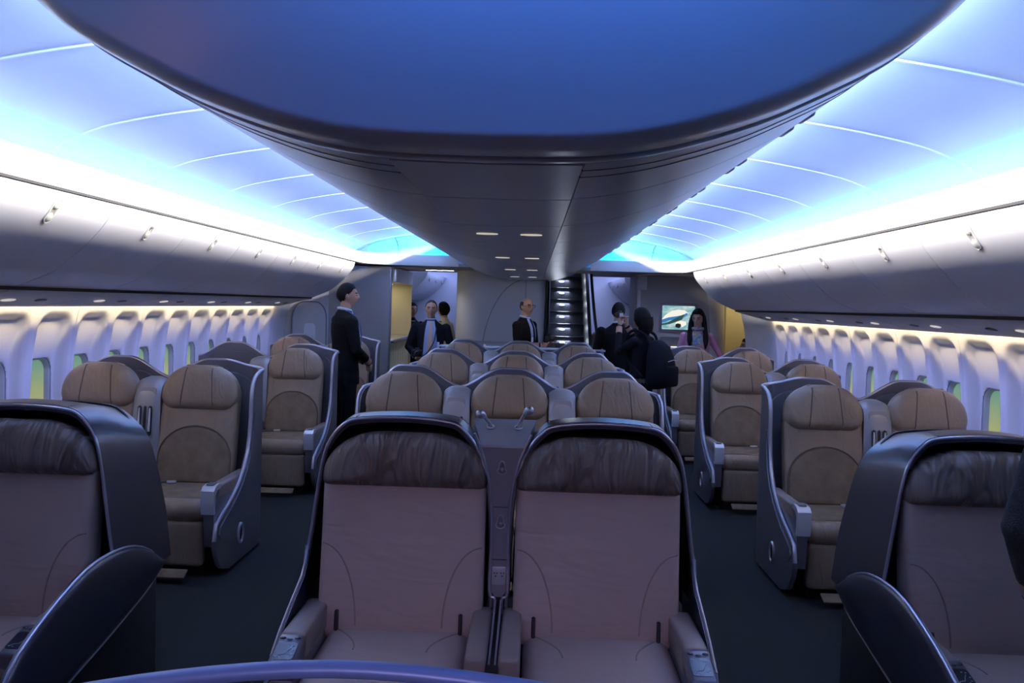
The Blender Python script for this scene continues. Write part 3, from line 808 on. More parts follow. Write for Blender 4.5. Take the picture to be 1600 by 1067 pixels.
# ---- aft cabin zone seen through the gaps
struct(MB().box(-3.3, .3, 17.0, 17.1, 0, 2.7).box(.95, 3.3, 17.0, 17.1, 0, 2.7).build('wall_aft', 'aftwall', smooth=False))
struct(MB().box(-3.3, .3, 13.7, 17.1, 2.42, 2.46).box(1.0, 3.3, 13.7, 17.1, 2.42, 2.46).build('ceiling_aft', 'aftwall', smooth=False))
for s, sd in ((-1, 'left'), (1, 'right')):
    o = MB().box(s*3.06-.02, s*3.06+.02, 12.06 if s > 0 else 13.6, 17.0, 0, 2.42)
    if s > 0: o = MB().box(3.6, 3.64, 12.0, 17.0, 0, 2.42)
    struct(o.build('wall_aft_'+sd, 'aftwall' if s < 0 else 'cream', smooth=False))
    for k in range(3):
        y = 14.0+1.0*k
        bo = empty('aft_bin', (0, y, 0))
        MB().prism([(s*(x-.48), z+.02) for x, z in BINP]+[(s*(3.04 if s < 0 else 3.6), 1.68), (s*(3.04 if s < 0 else 3.6), 2.12)], .004, .996, 'y').build('door', 'aftwall', bo)
        p, t, n = bin_frame(6)
        MB().ell((s*(p.x-.486), .5, p.z+.02), (.016, .022, .05), 12, 8).build('latch', 'psu', bo)
        tag(bo, '%s pale overhead bin of the aft zone, %s of the staircase' % (['nearest', 'middle', 'farthest'][k], sd), 'overhead bin', 'overhead bins of the aft zone')
struct(MB().box(-1.30, -1.285, 16.4, 16.99, 0, 2.1).build('door_2', 'aftwall', smooth=False))
ap = MB().rbox(-2.9, -1.95, 14.35, 14.42, 0, 1.42, .02).build('partition', 'mono'); tag(ap, 'low grey partition in the aft zone behind the galley monument', 'partition')
sv = empty('aft_chair', (1.22, 13.9, 0)); tag(sv, 'brown upholstered seat back seen beyond the stair handrail', 'seat')
part(sv, 'backrest', 'leatherB', Pad(rrect(1.02, 1.50, .5, 1.28, (.05, (.16, .2), (.16, .2), .05), 6), .12, .04).build(MB(), Matrix.Translation((0, 13.9, 0)) @ facing(0)))
part(sv, 'seat', 'leatherB', MB().rbox(1.02, 1.50, 13.35, 13.9, .32, .47, .05, 3))
part(sv, 'base', 'black', MB().rbox(1.06, 1.46, 13.45, 13.95, 0, .32, .02))
# ---- divider with a clear screen behind the last middle row
dv = empty('divider', (.03, 10.78, 0)); tag(dv, 'pale blue divider ledge topped with a clear screen behind the last middle row', 'divider')
part(dv, 'panel', 'monolight', MB().rbox(-.98, 1.04, 10.74, 10.80, .02, 1.10, .012))
part(dv, 'ledge', 'aftwall', MB().rbox(-1.00, 1.06, 10.70, 10.86, 1.10, 1.125, .010))
part(dv, 'clear_screen', 'glass', MB().rbox(-.62, .72, 10.815, 10.823, 1.125, 1.185, .003))
for x in (-.45, .05, .55): part(dv, 'clip', 'silver', MB().rbox(x-.015, x+.015, 10.805, 10.835, 1.12, 1.145, .004))

# ================================================================== SEATS
def strip_wall(mb, cols, th, flip=1):
    """wall along a plan path: cols = (x, y, z_bottom, z_top); thickness th to the inside (left of travel * flip)"""
    n = len(cols); rr = []
    for i, (x, y, zb, zt) in enumerate(cols):
        a = Vector(cols[max(i-1, 0)][:2]); b = Vector(cols[min(i+1, n-1)][:2]); t = (b-a).normalized()
        nr = Vector((-t.y, t.x))*flip*th
        m = 5
        out = [(x, y, lerp(zb, zt, k/m)) for k in range(m+1)]
        inn = [(x+nr.x, y+nr.y, lerp(zb, zt, k/m)) for k in range(m, -1, -1)]
        rr.append(out+inn)
    mb.rings(rr); return mb
# ------------------------------------------------ type B: rows two to four
def arch(x):      # top of the seat-back shell: crown over the headrest, dip between seats
    return 1.08+.132*(1-sm(.05, .350, abs(x)))
def crown(x): return 1.212-.040*sm(.05, .26, x)
def make_seat(aisle, recline=0.0, wall=0, tight=False):
    """aisle: +1/-1 side that carries the wing and armrest, 0 for none; wall: side next to the window wall"""
    root = empty('cabin_chair')
    lean = .20
    fm = Matrix.Translation((0, -.12 if recline else 0, -recline)) @ facing(-.02, lean, .50)
    hr = Pad(rrect(-.245, .245, .905, 1.192, (.085, (.20, .19), (.20, .19), .085), 8), .145, .055, .012)
    h = hr.build(MB(), fm).build('headrest', 'leatherB', root, sharp=60)
    for x in (-.092, .092):
        mb = MB(); hr.seam(mb, [(x*lerp(1.12, .88, t), lerp(.925, 1.165, t)) for t in [k/12 for k in range(13)]], fm, .0042, -.001)
        mb.build('seam', 'seam', h)
    fl_ = MB(); fl_.rbox(-.10, .10, 1.176, 1.19, -.005, .11, .004, 1, fm)
    fl_.build('top_flap', 'leatherB', h)
    bk = Pad(rrect(-.243, .243, .44, 1.10, (.05, .09, .09, .05), 6), .105, .03, .006)
    b = bk.build(MB(), fm).build('backrest', 'leatherB', root, sharp=60)
    lu = Pad(rrect(-.228, .228, .450, .800, (.03, (.225, .20), (.225, .20), .03), 9), .114, .012, .008)
    lu.build(MB(), fm).build('lumbar_pad', 'suedeB', b, sharp=60)
    mb = MB(); ol = [(p[0]*1.012, (p[1]-.62)*1.012+.62) for p in lu.o if p[1] > .50]
    ol = sorted(ol, key=lambda p: -math.atan2(p[1]-.50, p[0])); bk.seam(mb, ol, fm, .004, .004); mb.build('seam', 'seam', b)
    # seat cushion
    su = Pad(rrect(-.25, .25, -.50, -.02, (.03,)*4, 5), .12, .03, .010)
    c = su.build(MB(), topping(.345)).build('seat_cushion', 'suedeB', root, sharp=60)
    MB().rbox(-.25, .25, -.60, -.47, .335, .462, .055, 4).build('front_roll', 'leatherB', c, sharp=60)
    # belt lying on the cushion
    bl = MB()
    for s in (-1, 1):
        bl.rbox(-.024, .024, -.09, .09, 0, .006, .002, 1, Matrix.Translation((s*.16, -.16, .478)) @ Matrix.Rotation(s*.9, 4, 'Z'))
    bl.build('belt', 'liner', c)
    MB().rbox(-.028, .028, -.02, .02, 0, .012, .004, 2, Matrix.Translation((aisle*-.10 if aisle else .1, -.20, .480)) @ Matrix.Rotation(.35, 4, 'Z')).build('buckle', 'silver', c)
    lr = Pad(rrect(-.235, .235, .075, .345, (.03, .02, .02, .03), 5), .06, .02, .008)
    l = lr.build(MB(), facing(-.525, -.10, .34)).build('leg_rest', 'leatherB', root, sharp=60)
    MB().rbox(-.17, .17, -.075, 0, .0, .012, .005, 2, Matrix.Translation((0, -.60, .062)) @ Matrix.Rotation(.38, 4, 'X')).build('foot_flap', 'suedeB', l)
    MB().rbox(-.22, .22, -.50, .22, .0, .345, .02).build('base', 'black', root)
    # shell
    dark = MB()
    if aisle:
        s = aisle
        def wt(y):      # wing top: sweeps down and forward from the shoulder
            return interp(((-.62, .24), (-.60, .33), (-.5, .375), (-.4, .41), (-.3, .455), (-.2, .51), (-.12, .575), (-.06, .655), (-.025, .75), (-.005, .87), (.0, .97), (.008, 1.03), (.03, 1.085), (.07, 1.12), (.11, 1.138), (.17, 1.152)), y)
        def wb(y): return interp(((-.62, .20), (-.58, .10), (-.5, .05), (-.4, .022), (.30, .02)), y)
        hwid = .312 if tight else .335
        drop = (lambda z: min(z, .70+(z-.70)*.80)) if tight else (lambda z: z)
        def top_at(x): return 1.212-.150*sm(.07, .27, x) if tight else crown(x)
        cols = [(s*hwid, y, wb(y), drop(wt(y))) for y in (-.62, -.61, -.60, -.55, -.50, -.45, -.40, -.35, -.30, -.25, -.20, -.16, -.12, -.09, -.06, -.04, -.025, -.015, -.005, .0, .008, .018, .03, .05, .07, .11, .17)]
        for k in range(1, 9):
            a = PI/2*k/8
            cols.append((s*(hwid-.10+.10*math.cos(a)), .17+.13*math.sin(a), .02, lerp(drop(1.152), top_at(hwid-.10), k/8)))
        cols += [(s*x, .30, .02, top_at(x) if x > 0 else arch(x)) for x in [.19-.0175*i for i in range(31)]]
        strip_wall(MB(), cols, .028, s).build('shell', 'shellB', root, sharp=45)
        tp = [(c_[0], c_[1]-.014*(1 if c_[1] > .29 else 0), c_[3]) for c_ in cols]
        i0 = next(i for i, c_ in enumerate(cols) if c_[1] >= -.02)
        MB().tube([(q[0]-s*.012*(1 if q[1] < .2 else 0), q[1], q[2]) for q in tp], .0125, 8).build('edge_trim', 'trim', root, sharp=60)
        # raised side panel with its contour line, and the recessed ring
        sp = [(-.585, .27), (-.57, .31), (-.48, .345), (-.38, .38), (-.28, .43), (-.18, .495), (-.10, .57), (-.04, .66), (.0, .77), (.02, .90), (.045, .90), (.03, .75), (-.01, .62), (-.08, .50), (-.18, .40), (-.30, .325), (-.44, .27), (-.56, .23)]
        MB().prism(sp, s*hwid, s*(hwid+.008), 'x').build('side_moulding', 'shellB', root)
        rg = MB(); L = [(s*(hwid+.007), -.22+.042*math.cos(a), .19+.058*math.sin(a)) for a in [2*PI*k/20 for k in range(20)]]
        rg.tube(L+[L[0]], .009, 8); rg.build('side_ring', 'trim', root)
        MB().rings([[(s*(hwid+.003), -.22+.040*math.cos(a), .19+.056*math.sin(a)) for a in [2*PI*k/20 for k in range(20)]], [(s*(hwid+.0055), -.22+.038*math.cos(a), .19+.054*math.sin(a)) for a in [2*PI*k/20 for k in range(20)]]]).build('ring_recess', 'black', root)
        # armrest inside the wing with the silver nose
        x0, x1 = sorted((s*.250, s*(hwid-.017)))
        ar = MB().rbox(x0, x1, -.53, -.02, .47, .548, .016, 3).build('armrest', 'armA', root)
        ab = MB().prism([(-.59, .20), (-.61, .30), (-.605, .47), (-.56, .515), (-.02, .50), (-.02, .32), (-.48, .26), (-.52, .20)], x0+.004, x1-.004, 'x').build('armrest_body', 'shellB', root, sharp=30)
        cap = MB(); sec = [(-.46, .556), (-.50, .560), (-.545, .552), (-.572, .53), (-.578, .48), (-.575, .43), (-.566, .395), (-.548, .40), (-.548, .50), (-.52, .525), (-.46, .532)]
        cap.prism([(y_-.06, z_) for y_, z_ in sec], x0-.004, x1+.004, 'x'); cap.build('armrest_nose', 'silver', root, sharp=30)
        MB().rbox(x0+.012, x1-.012, -.595, -.535, .555, .566, .005).build('control_pad', 'console', ar)
    else:
        cols = [(x, .30, .16, arch(x)) for x in [-.335+.67*i/36 for i in range(37)]]
        strip_wall(MB(), cols, .028, -1).build('shell', 'shellB', root, sharp=45)
        MB().tube([(c_[0], c_[1]-.014, c_[3]) for c_ in cols], .0125, 8).build('edge_trim', 'trim', root, sharp=60)
        if wall:
            x0, x1 = sorted((wall*.258, wall*.318))
            MB().rbox(x0, x1, -.47, -.02, .47, .548, .016, 3).build('armrest', 'armA', root)
            MB().rbox(x0, x1, -.50, .25, .16, .47, .02).build('side_panel', 'shellB', root)
    # dark fabric liner inside the back shell
    ol = rrect(-.27, .27, .55, 1.135, (.04, (.17, .14), (.17, .14), .04), 7)
    MB().rings([[(x, .268, z) for x, z in ol], [(x*.985, .258, z*.997) for x, z in ol]]).build('liner', 'liner', root)
    return root
def make_console():
    root = empty('seat_console')
    sec = [(-.10, .50), (-.10, .80), (-.075, 1.00), (-.045, 1.075), (.0, 1.105), (.08, 1.11), (.24, 1.05), (.26, .50)]
    b = MB()
    n = 9; rr = []
    for i in range(n):
        t = i/(n-1)*2-1; x = .083*t; k = 1-.10*abs(t)**4
        rr.append([((x*(1+.10*(1-sm(.6, 1.1, z)))), lerp(.08, y, k), .50+(z-.50)*(1-.045*abs(t)**3)) for y, z in sec])
    b.rings(rr); b.build('body', 'consoleB', root, sharp=45)
    def yf(z): return interp(((.5, -.10), (.80, -.10), (1.0, -.075), (1.075, -.045)), z)
    fp = MB(); fo = rrect(-.060, .060, .62, 1.05, (.01, .02, .02, .01), 4)
    fp.rings([[(x, yf(z)+.004, z) for x, z in fo], [(x*.98, yf(z)-.006, z) for x, z in fo]]); fp.build('front_plate', 'consoleB', root)
    for x, hw, nm in ((-.034, .0125, 'slot'), (0, .008, 'slot'), (.034, .0125, 'slot')):
        so = densify(rrect(x-hw, x+hw, .745, .935, (hw*.98,)*4, 4), 28)
        sl = MB().rings([[(a, yf(c)-.0055, c) for a, c in so], [(a, yf(c)-.0085, c) for a, c in so]]).build(nm, 'black', root)
        if hw > .01:
            MB().tube([(x, yf(z)-.012, z) for z in (.775, .80, .85, .90, .922)], [.007, .0085, .007, .006, .005], 8).build('lamp_stalk', 'silver', sl)
    MB().rbox(-.075, .075, -.50, -.06, .46, .545, .018, 3).build('armrest', 'armA', root)
    MB().rbox(-.06, .06, -.46, .24, .02, .50, .015).build('base', 'shellB', root)
    return root
ROWS = [(5.54, 'first'), (7.78, 'second'), (10.0, 'third')]
SX = .665; AX = 1.965; WX = 2.61
protos = {}
def seat_at(key, x, y, label, group, mk, z=0):
    if key not in protos: protos[key] = o = mk()
    else: o = copy_tree(protos[key])
    o.location = (x, y, z); tag(o, label, 'airline seat', group); return o
rowname = ['nearest tan row', 'middle tan row', 'farthest tan row']
for i, (y, _) in enumerate(ROWS):
    g = 'tan leather cabin seats in the three rows behind the pods'
    rn = rowname[i]
    seat_at('mid', 0, y, 'tan leather seat in the middle of the centre three, %s' % rn, g, lambda: make_seat(0))
    seat_at('ctl', -SX, y, 'tan leather seat, left one of the centre three, %s' % rn, g, lambda: make_seat(-1, tight=True))
    seat_at('ctr', SX, y, 'tan leather seat, right one of the centre three, %s' % rn, g, lambda: make_seat(1, tight=True))
    seat_at('cr', -AX, y, 'tan leather aisle seat of the left window pair, %s' % rn, g, lambda: make_seat(1))
    seat_at('cl', AX, y, 'tan leather aisle seat of the right window pair, %s' % rn, g, lambda: make_seat(-1))
    if i == 1:
        seat_at('wlr', -WX, y, 'reclined window seat of the left pair, only its grey shell showing, %s' % rn, g, lambda: make_seat(0, .21, -1))
    else:
        seat_at('wl', -WX-0, y, 'tan leather window seat of the left pair, %s' % rn, g, lambda: make_seat(0, 0, -1))
    seat_at('wr', WX+0, y, 'tan leather window seat of the right pair, %s' % rn, g, lambda: make_seat(0, 0, 1))
    for x, lab in ((-SX/2, 'left console within the centre three'), (SX/2, 'right console within the centre three'), (-(AX+WX)/2-.005, 'console of the left window pair'), ((AX+WX)/2+.005, 'console of the right window pair')):
        if 'con' not in protos: protos['con'] = o = make_console()
        else: o = copy_tree(protos['con'])
        o.location = (x, y+.02, 0); tag(o, 'grey %s with slotted lamp stalks, %s' % (lab, rn), 'console', 'consoles between the tan seats')

# ------------------------------------------------ type A: pods of the first row
def make_pod(aisle, flare):
    """aisle = side away from the partner seat; flare: builds the swooping outer side panel (window pairs)"""
    s = aisle
    root = empty('pod_chair')
    fm = facing(-.03, .13, .50)
    hr = Pad(rrect(-.304, .304, .945, 1.148, (.022, (.215, .165), (.215, .165), .022), 10), .165, .05, .014, 88)
    h = hr.build(MB(), fm).build('headrest', 'headA', root, sharp=60)
    bk = Pad(rrect(-.302, .302, .39, 1.02, (.05, .04, .04, .05), 6), .125, .03, .014, 88)
    b = bk.build(MB(), fm).build('backrest', 'backA', root, sharp=60)
    for e in (-1, 1):
        mb = MB()
        bk.seam(mb, [(e*(.292-.135*math.sin(t)**1.0), .735-.29*(1-math.cos(t))) for t in [PI/2*k/14 for k in range(15)]], fm, .0040, -.0015)
        mb.build('seam', 'seamA', b)
        MB().rbox(e*.225-.007, e*.225+.007, .425, .50, .10, .145, .004, 1, fm).build('belt_slot', 'black', b)
    su = Pad(rrect(-.262, .268, -.66, -.09, (.05, .03, .03, .05), 5), .14, .045, .014)
    c = su.build(MB(), topping(.300)).build('seat_cushion', 'backA', root, sharp=60)
    for e in (-1, 1):
        mb = MB(); su.seam(mb, [(e*(.255-.13*math.sin(t)), -.12-.24*t/1.6) for t in [1.6*k/10 for k in range(11)]], topping(.300), .004, -.0015); mb.build('seam', 'seamA', c)
    MB().rbox(-.24, .25, -.60, .25, .0, .33, .02).build('base', 'black', root)
    MB().rbox(-.24, .24, -.70, -.64, .08, .34, .025, 3).build('leg_rest', 'backA', root)
    # hood: rounded shell wrapping the headrest
    hw = .352
    lo = .52
    def loop(k, dz, zlo):
        """inner/outer hood loop in (x, z), from the lower partner side over the top to the lower aisle side"""
        P = [(-s*(hw-.018)*k, zlo), (-s*(hw-.024)*k, .80), (-s*(hw-.045)*k, 1.0), (-s*(hw-.085)*k, 1.11), (-s*(hw-.135)*k, 1.175), (-s*(hw-.19)*k, 1.205+dz),
             (0, 1.218+dz), (s*(hw-.17)*k, 1.208+dz), (s*(hw-.105)*k, 1.180), (s*(hw-.055)*k, 1.11), (s*(hw-.028)*k, 1.0), (s*hw*k, .80), (s*(hw+.02)*k, .66), (s*(hw+.035)*k, zlo)]
        return [(p.x, p.y) for p in catmull([(a, c_, 0) for a, c_ in P], 5)]
    out = loop(1.0, 0, lo); 
    rr = []
    for (x, z), tpar in zip(out, [i/(len(out)-1) for i in range(len(out))]):
        y0 = -.065
        yb = .36 if (s*x < 0) else .36+.06*sm(1.1, .7, z)
        zb = z-.05*sm(.9, 1.2, z)                       # roof slopes down to the rear
        kx = 1-.10*sm(1.05, 1.22, z)
        inx = x*.955; inz = z-(.026 if z > 1.1 else .008)
        secp = [(x, y0, z), (x, y0+.12, z+.002), (lerp(x, x*kx, .5), lerp(y0, yb, .7), lerp(z, zb, .6)), (x*kx, yb, zb), (inx*kx, yb, zb-.02), (inx, y0+.15, inz), (inx, y0, inz)]
        rr.append(secp)
    MB().rings(rr).build('hood', 'shellA', root, sharp=50)
    MB().tube([(x*.985, -.066, z-.008) for x, z in out], .0065, 8).build('hood_rim', 'trim', root, sharp=60)
    # dark inside of the hood
    ins = [(x*.93, z-.03) for x, z in out]
    MB().rings([[(x, .30, z) for x, z in ins], [(x, .285, z) for x, z in ins]]).build('hood_lining', 'black', root)
    bw = [(x*.93, z-.03) for x, z in out]
    MB().rings([[(x, y, z-.02*(y > .2)) for x, z in bw] for y in (-.04, .29)], False, False, False).build('hood_side_lining', 'black', root)
    # roof joints
    for e in (-.19, .19):
        MB().tube([(e, -.06, interp(((-.2, 1.206), (0, 1.2195), (.2, 1.206)), e)+.001), (e*.99, .02, 1.2065), (e*.98, .06, 1.203)], .0022, 5).build('roof_joint', 'hullgroove', root)
    # back of the pod below the hood
    MB().rbox(-.30, .30, .25, .355, .02, .93, .03, 3).build('pod_back', 'shellA', root)
    # armrests
    xo0, xo1 = sorted((s*.262, s*.348))
    ao = MB().rbox(xo0, xo1, -.46, -.10, .44, .538, .016, 3).build('armrest', 'armA', root)
    MB().rbox(xo0+.006, xo1-.004, -.60, -.10, .10, .445, .012).build('armrest_body', 'console', root)
    pl = Matrix.Translation(((xo0+xo1)/2, -.535, .503)) @ Matrix.Rotation(.26, 4, 'X')
    pan = MB().rbox(-.043, .043, -.082, .082, -.05, .014, .012, 3, pl).build('control_panel', 'shellB', ao)
    for x, y in ((-.024, .056), (0, .049), (.024, .056)):
        MB().ell(pl @ Vector((x, y, .0145)), (.0105, .0075, .0030), 12, 6).build('button', 'screen', pan)
    so = rrect(-.033, .033, -.055, .032, (.012, .012, .012, .012), 4)
    scn = MB().rings([[pl @ Vector((x, y, z)) for x, y in so] for z in (.010, .0158)]).build('control_screen', 'screen', pan)
    ic = MB().tube([pl @ Vector(p) for p in ((-.022, -.045, .0165), (-.014, -.032, .0165), (.004, -.028, .0165), (.010, -.012, .0165), (.018, .002, .0165))], .0011, 5)
    for p in ((-.024, -.040), (-.010, -.044), (.016, -.036), (.024, -.028), (.022, .012), (.010, .014), (.026, -.010)):
        ic.rbox(-.0028, .0028, -.002, .002, 0, .001, .0005, 1, pl @ Matrix.Translation((p[0], p[1], .0158)))
    ic.build('seat_diagram', 'icon', scn)
    xi0, xi1 = sorted((-s*.268, -s*.338))
    MB().rbox(xi0, xi1, -.58, -.10, .44, .530, .016, 3).build('inner_armrest', 'armA', root)
    MB().rbox(xi0+.004, xi1-.004, -.58, -.10, .10, .445, .012).build('inner_armrest_body', 'console', root)
    # side wing in front of the hood: thin blade running down along the outer arm
    xw0, xw1 = sorted((s*(.353), s*(.368)))
    wing = [(-.58, .40), (-.50, .475), (-.40, .525), (-.30, .565), (-.20, .60), (-.13, .625), (-.09, .66), (-.065, .72), (.0, .74), (.10, .60), (.10, .30), (-.50, .28)]
    if not flare: MB().prism(wing, xw0, xw1, 'x').build('side_wing', 'shellA', root)
    wl_ = [(s*.362, y, z) for y, z in wing[1:8]]
    if not flare: MB().tube(wl_, .007, 8).build('wing_trim', 'trim', root)
    if flare:
        # swooping outer panel: rises from the arm, crests behind it and tapers forward and down
        up_ = [(-.86, .30), (-.78, .44), (-.70, .515), (-.575, .575), (-.40, .635), (-.25, .668), (-.10, .672), (.05, .655), (.18, .615), (.29, .56)]
        dn_ = [(.355, .515), (.33, .482), (.20, .43), (.0, .385), (-.20, .345), (-.40, .31), (-.60, .27), (-.80, .22)]
        ol = [(p.x, p.y) for p in catmull([(y_, z_, 0) for y_, z_ in up_], 4)+catmull([(y_, z_, 0) for y_, z_ in dn_], 4)]
        rr = []
        def inset(y_, z_, k):                      # toward the panel's own middle line
            mid = interp(((-.86, .26), (-.60, .42), (-.2, .51), (.2, .52), (.36, .515)), y_)
            return (lerp(-.1, y_, 1-.03*(1-k)), lerp(mid, z_, k))
        for kk, dx in ((1.0, .0), (1.0, .012), (.97, .018), (.85, .025), (.6, .031), (.3, .034), (.05, .035)):
            rr.append([(s*(.362+dx), *inset(y_, z_, kk)) for y_, z_ in ol])
        MB().rings(rr).build('swoop_panel', 'shellA', root, sharp=50)
        tr = [(s*.376, y_, z_) for y_, z_ in ol]; MB().tube(tr+[tr[0]], .006, 8).build('swoop_trim', 'trim', root)
        MB().rbox(min(s*.20, s*.36), max(s*.20, s*.36), -.50, .36, .0, .45, .02).build('plinth', 'black', root)
    return root
PY = 3.3
pods = {}
for x, s, fl_, lab in ((-.322, -1, False, 'left first-class pod seat of the front centre pair, with dark hooded shell'), (.392, 1, False, 'right first-class pod seat of the front centre pair, with dark hooded shell'),
                       (-1.785, 1, True, 'front left pod seat beside the aisle, with dark swooping side panel'), (1.815, -1, True, 'front right pod seat beside the aisle, with dark swooping side panel'),
                       (-2.50, -1, False, 'front left pod seat against the windows, mostly cut off by the frame'), (2.53, 1, False, 'front right pod seat against the windows, mostly cut off by the frame')):
    o = make_pod(s, fl_)
    o.location = (x, PY, 0); tag(o, lab, 'airline seat', 'hooded pod seats of the front row')
def make_pod_console(lamps):
    root = empty('pod_console')
    # Y-shaped face between the two hoods
    P = [(-.030, .585), (-.027, .80), (-.034, .95), (-.060, 1.07), (-.078, 1.115), (.078, 1.115), (.060, 1.07), (.034, .95), (.027, .80), (.030, .585), (.012, .56), (-.012, .56)]
    MB().prism(P, -.03, .02, 'y').build('face', 'console', root, sharp=30)
    t = MB().rings([[(-w_, y_, z_), (w_, y_, z_), (w_, y_, z_-.10), (-w_, y_, z_-.10)] for w_, y_, z_ in ((.074, -.029, 1.112), (.080, -.024, 1.121), (.122, .17, 1.192), (.122, .19, 1.192), (.122, .30, 1.16))]).build('top', 'consoleB', root, sharp=30)
    MB().rbox(-.03, .03, .0, .33, .02, 1.0, .01).build('core', 'black', root)
    for e in (-1, 1):
        rim = [(e*abs(x), -.034, z) for x, z in ((.014, .50), (.014, .555), (.034, .585), (.031, .80), (.039, .95), (.066, 1.07), (.104, 1.165))]
        MB().tube(catmull(rim, 4), .006, 8).build('rim', 'trim', root)
        MB().tube([(e*.010, -.034, .55), (e*.010, -.12, .535), (e*.010, -.5, .50)], .004, 6).build('channel_rail', 'trim', root)
    MB().box(-.020, .020, -.55, -.03, .30, .50).build('channel', 'black', root, smooth=False)
    for z, hwid in ((.895, .032), (.700, .028)):
        MB().box(-hwid, hwid, -.0315, -.030, z-.0015, z+.0015).build('panel_joint', 'black', root, smooth=False)
    for z in (1.035, .835):
        o = densify([(.0125*math.cos(a)*(1 if math.sin(a) < 0 else .62), z+(.015*math.sin(a) if math.sin(a) < 0 else .024*math.sin(a))) for a in [2*PI*k/28 for k in range(28)]], 28)
        hk = MB().tube([(x*1.5, -.032, z+(c-z)*1.3) for x, c in o]+[(o[0][0]*1.5, -.032, z+(o[0][1]-z)*1.3)], .0022, 6).build('hook_rim', 'trim', root)
        MB().rings([[(x, -.0302, c) for x, c in o], [(x, -.0325, c) for x, c in o]]).build('hook_recess', 'hullgroove', hk)
        MB().ell((0, -.036, z), (.009, .006, .009), 12, 8).build('hook_knob', 'console', hk)
    sk = MB().rbox(-.027, .027, -.036, -.028, .605, .675, .004).build('socket_plate', 'consoleB', root)
    for x in (-.012, .012):
        for dx, dz in ((-.005, .006), (.005, .006), (0, -.005)):
            MB().rbox(x+dx-.0018, x+dx+.0018, -.038, -.0355, .645+dz-.003, .645+dz+.003, .001, 1).build('socket_hole', 'black', sk)
    if lamps:
        for e, bend in ((-1, -.045), (1, .035)):
            bx = e*.054; by = .105; bz = 1.170
            cup = MB(); L = [(bx+.014*math.cos(a), by+.014*math.sin(a), bz+.004+.36*.014*math.sin(a)) for a in [2*PI*k/16 for k in range(16)]]; cup.tube(L+[L[0]], .004, 6)
            cup = cup.build('lamp_socket', 'trim', root)
            MB().rings([[(bx+.013*math.cos(a), by+.013*math.sin(a), bz+.36*.013*math.sin(a)+z) for a in [2*PI*k/16 for k in range(16)]] for z in (-.004, .003)]).build('lamp_socket_hole', 'black', cup)
            hx = -.040 if e < 0 else .042; hz = .048 if e < 0 else .066
            tip = Vector((bx+hx*.62, by-.03, bz+hz))
            nk = MB().tube(catmull([(bx, by, bz-.01), (bx+hx*.08, by, bz+.015), (bx+hx*.34, by-.012, bz+hz*.62), tip], 5), .0070, 8).build('reading_lamp_neck', 'trim', root)
            d = Vector((hx*.8, -.035, .016 if e < 0 else .022)).normalized()
            MB().tube([tip-d*.010, tip, tip+d*.012, tip+d*.024, tip+d*.033, tip+d*.037], [.007, .011, .0155, .0165, .012, .004], 12).build('reading_lamp_head', 'trim', nk)
    return root
for x, lm_, lab in ((.035, True, 'Y-shaped grey console with two gooseneck reading lamps between the centre pods'), (-2.142, True, 'grey console between the front left pod seats'), (2.172, True, 'grey console between the front right pod seats')):
    o = make_pod_console(lm_); o.location = (x, PY-.06, 0); tag(o, lab, 'console', 'consoles between the hooded pods')
# foreground: blue-grey top of a seat divider right in front of the camera
fd = empty('foreground_rail', (-.13, 1.2, -.0)); tag(fd, 'pale blue curved top rail of a divider crossing the bottom edge in the foreground', 'rail')
rl = catmull([(-.62, .02, .0), (-.60, .02, .55), (-.56, .015, .88), (-.47, .01, 1.03), (-.32, 0, 1.088), (0, 0, 1.128), (.32, 0, 1.104), (.48, .01, 1.05), (.57, .015, .90), (.62, .02, .55), (.64, .02, 0)], 6)
rr = []
for i, p in enumerate(rl):
    t = (rl[min(i+1, len(rl)-1)]-rl[max(i-1, 0)]).normalized(); n = Vector((-t.z, 0, t.x))
    rr.append([p+n*a+Vector((0, b, 0)) for a, b in ((-.010, -.012), (-.003, -.016), (.005, -.014), (.009, -.006), (.009, .006), (.005, .014), (-.003, .016), (-.010, .012))])
MB().rings(rr).build('rail', 'railblue', fd, sharp=60)
for x in (-.62, .64): MB().rbox(x-.05, x+.05, -.03, .07, 0, .02, .006).build('foot_plate', 'shellB', fd)

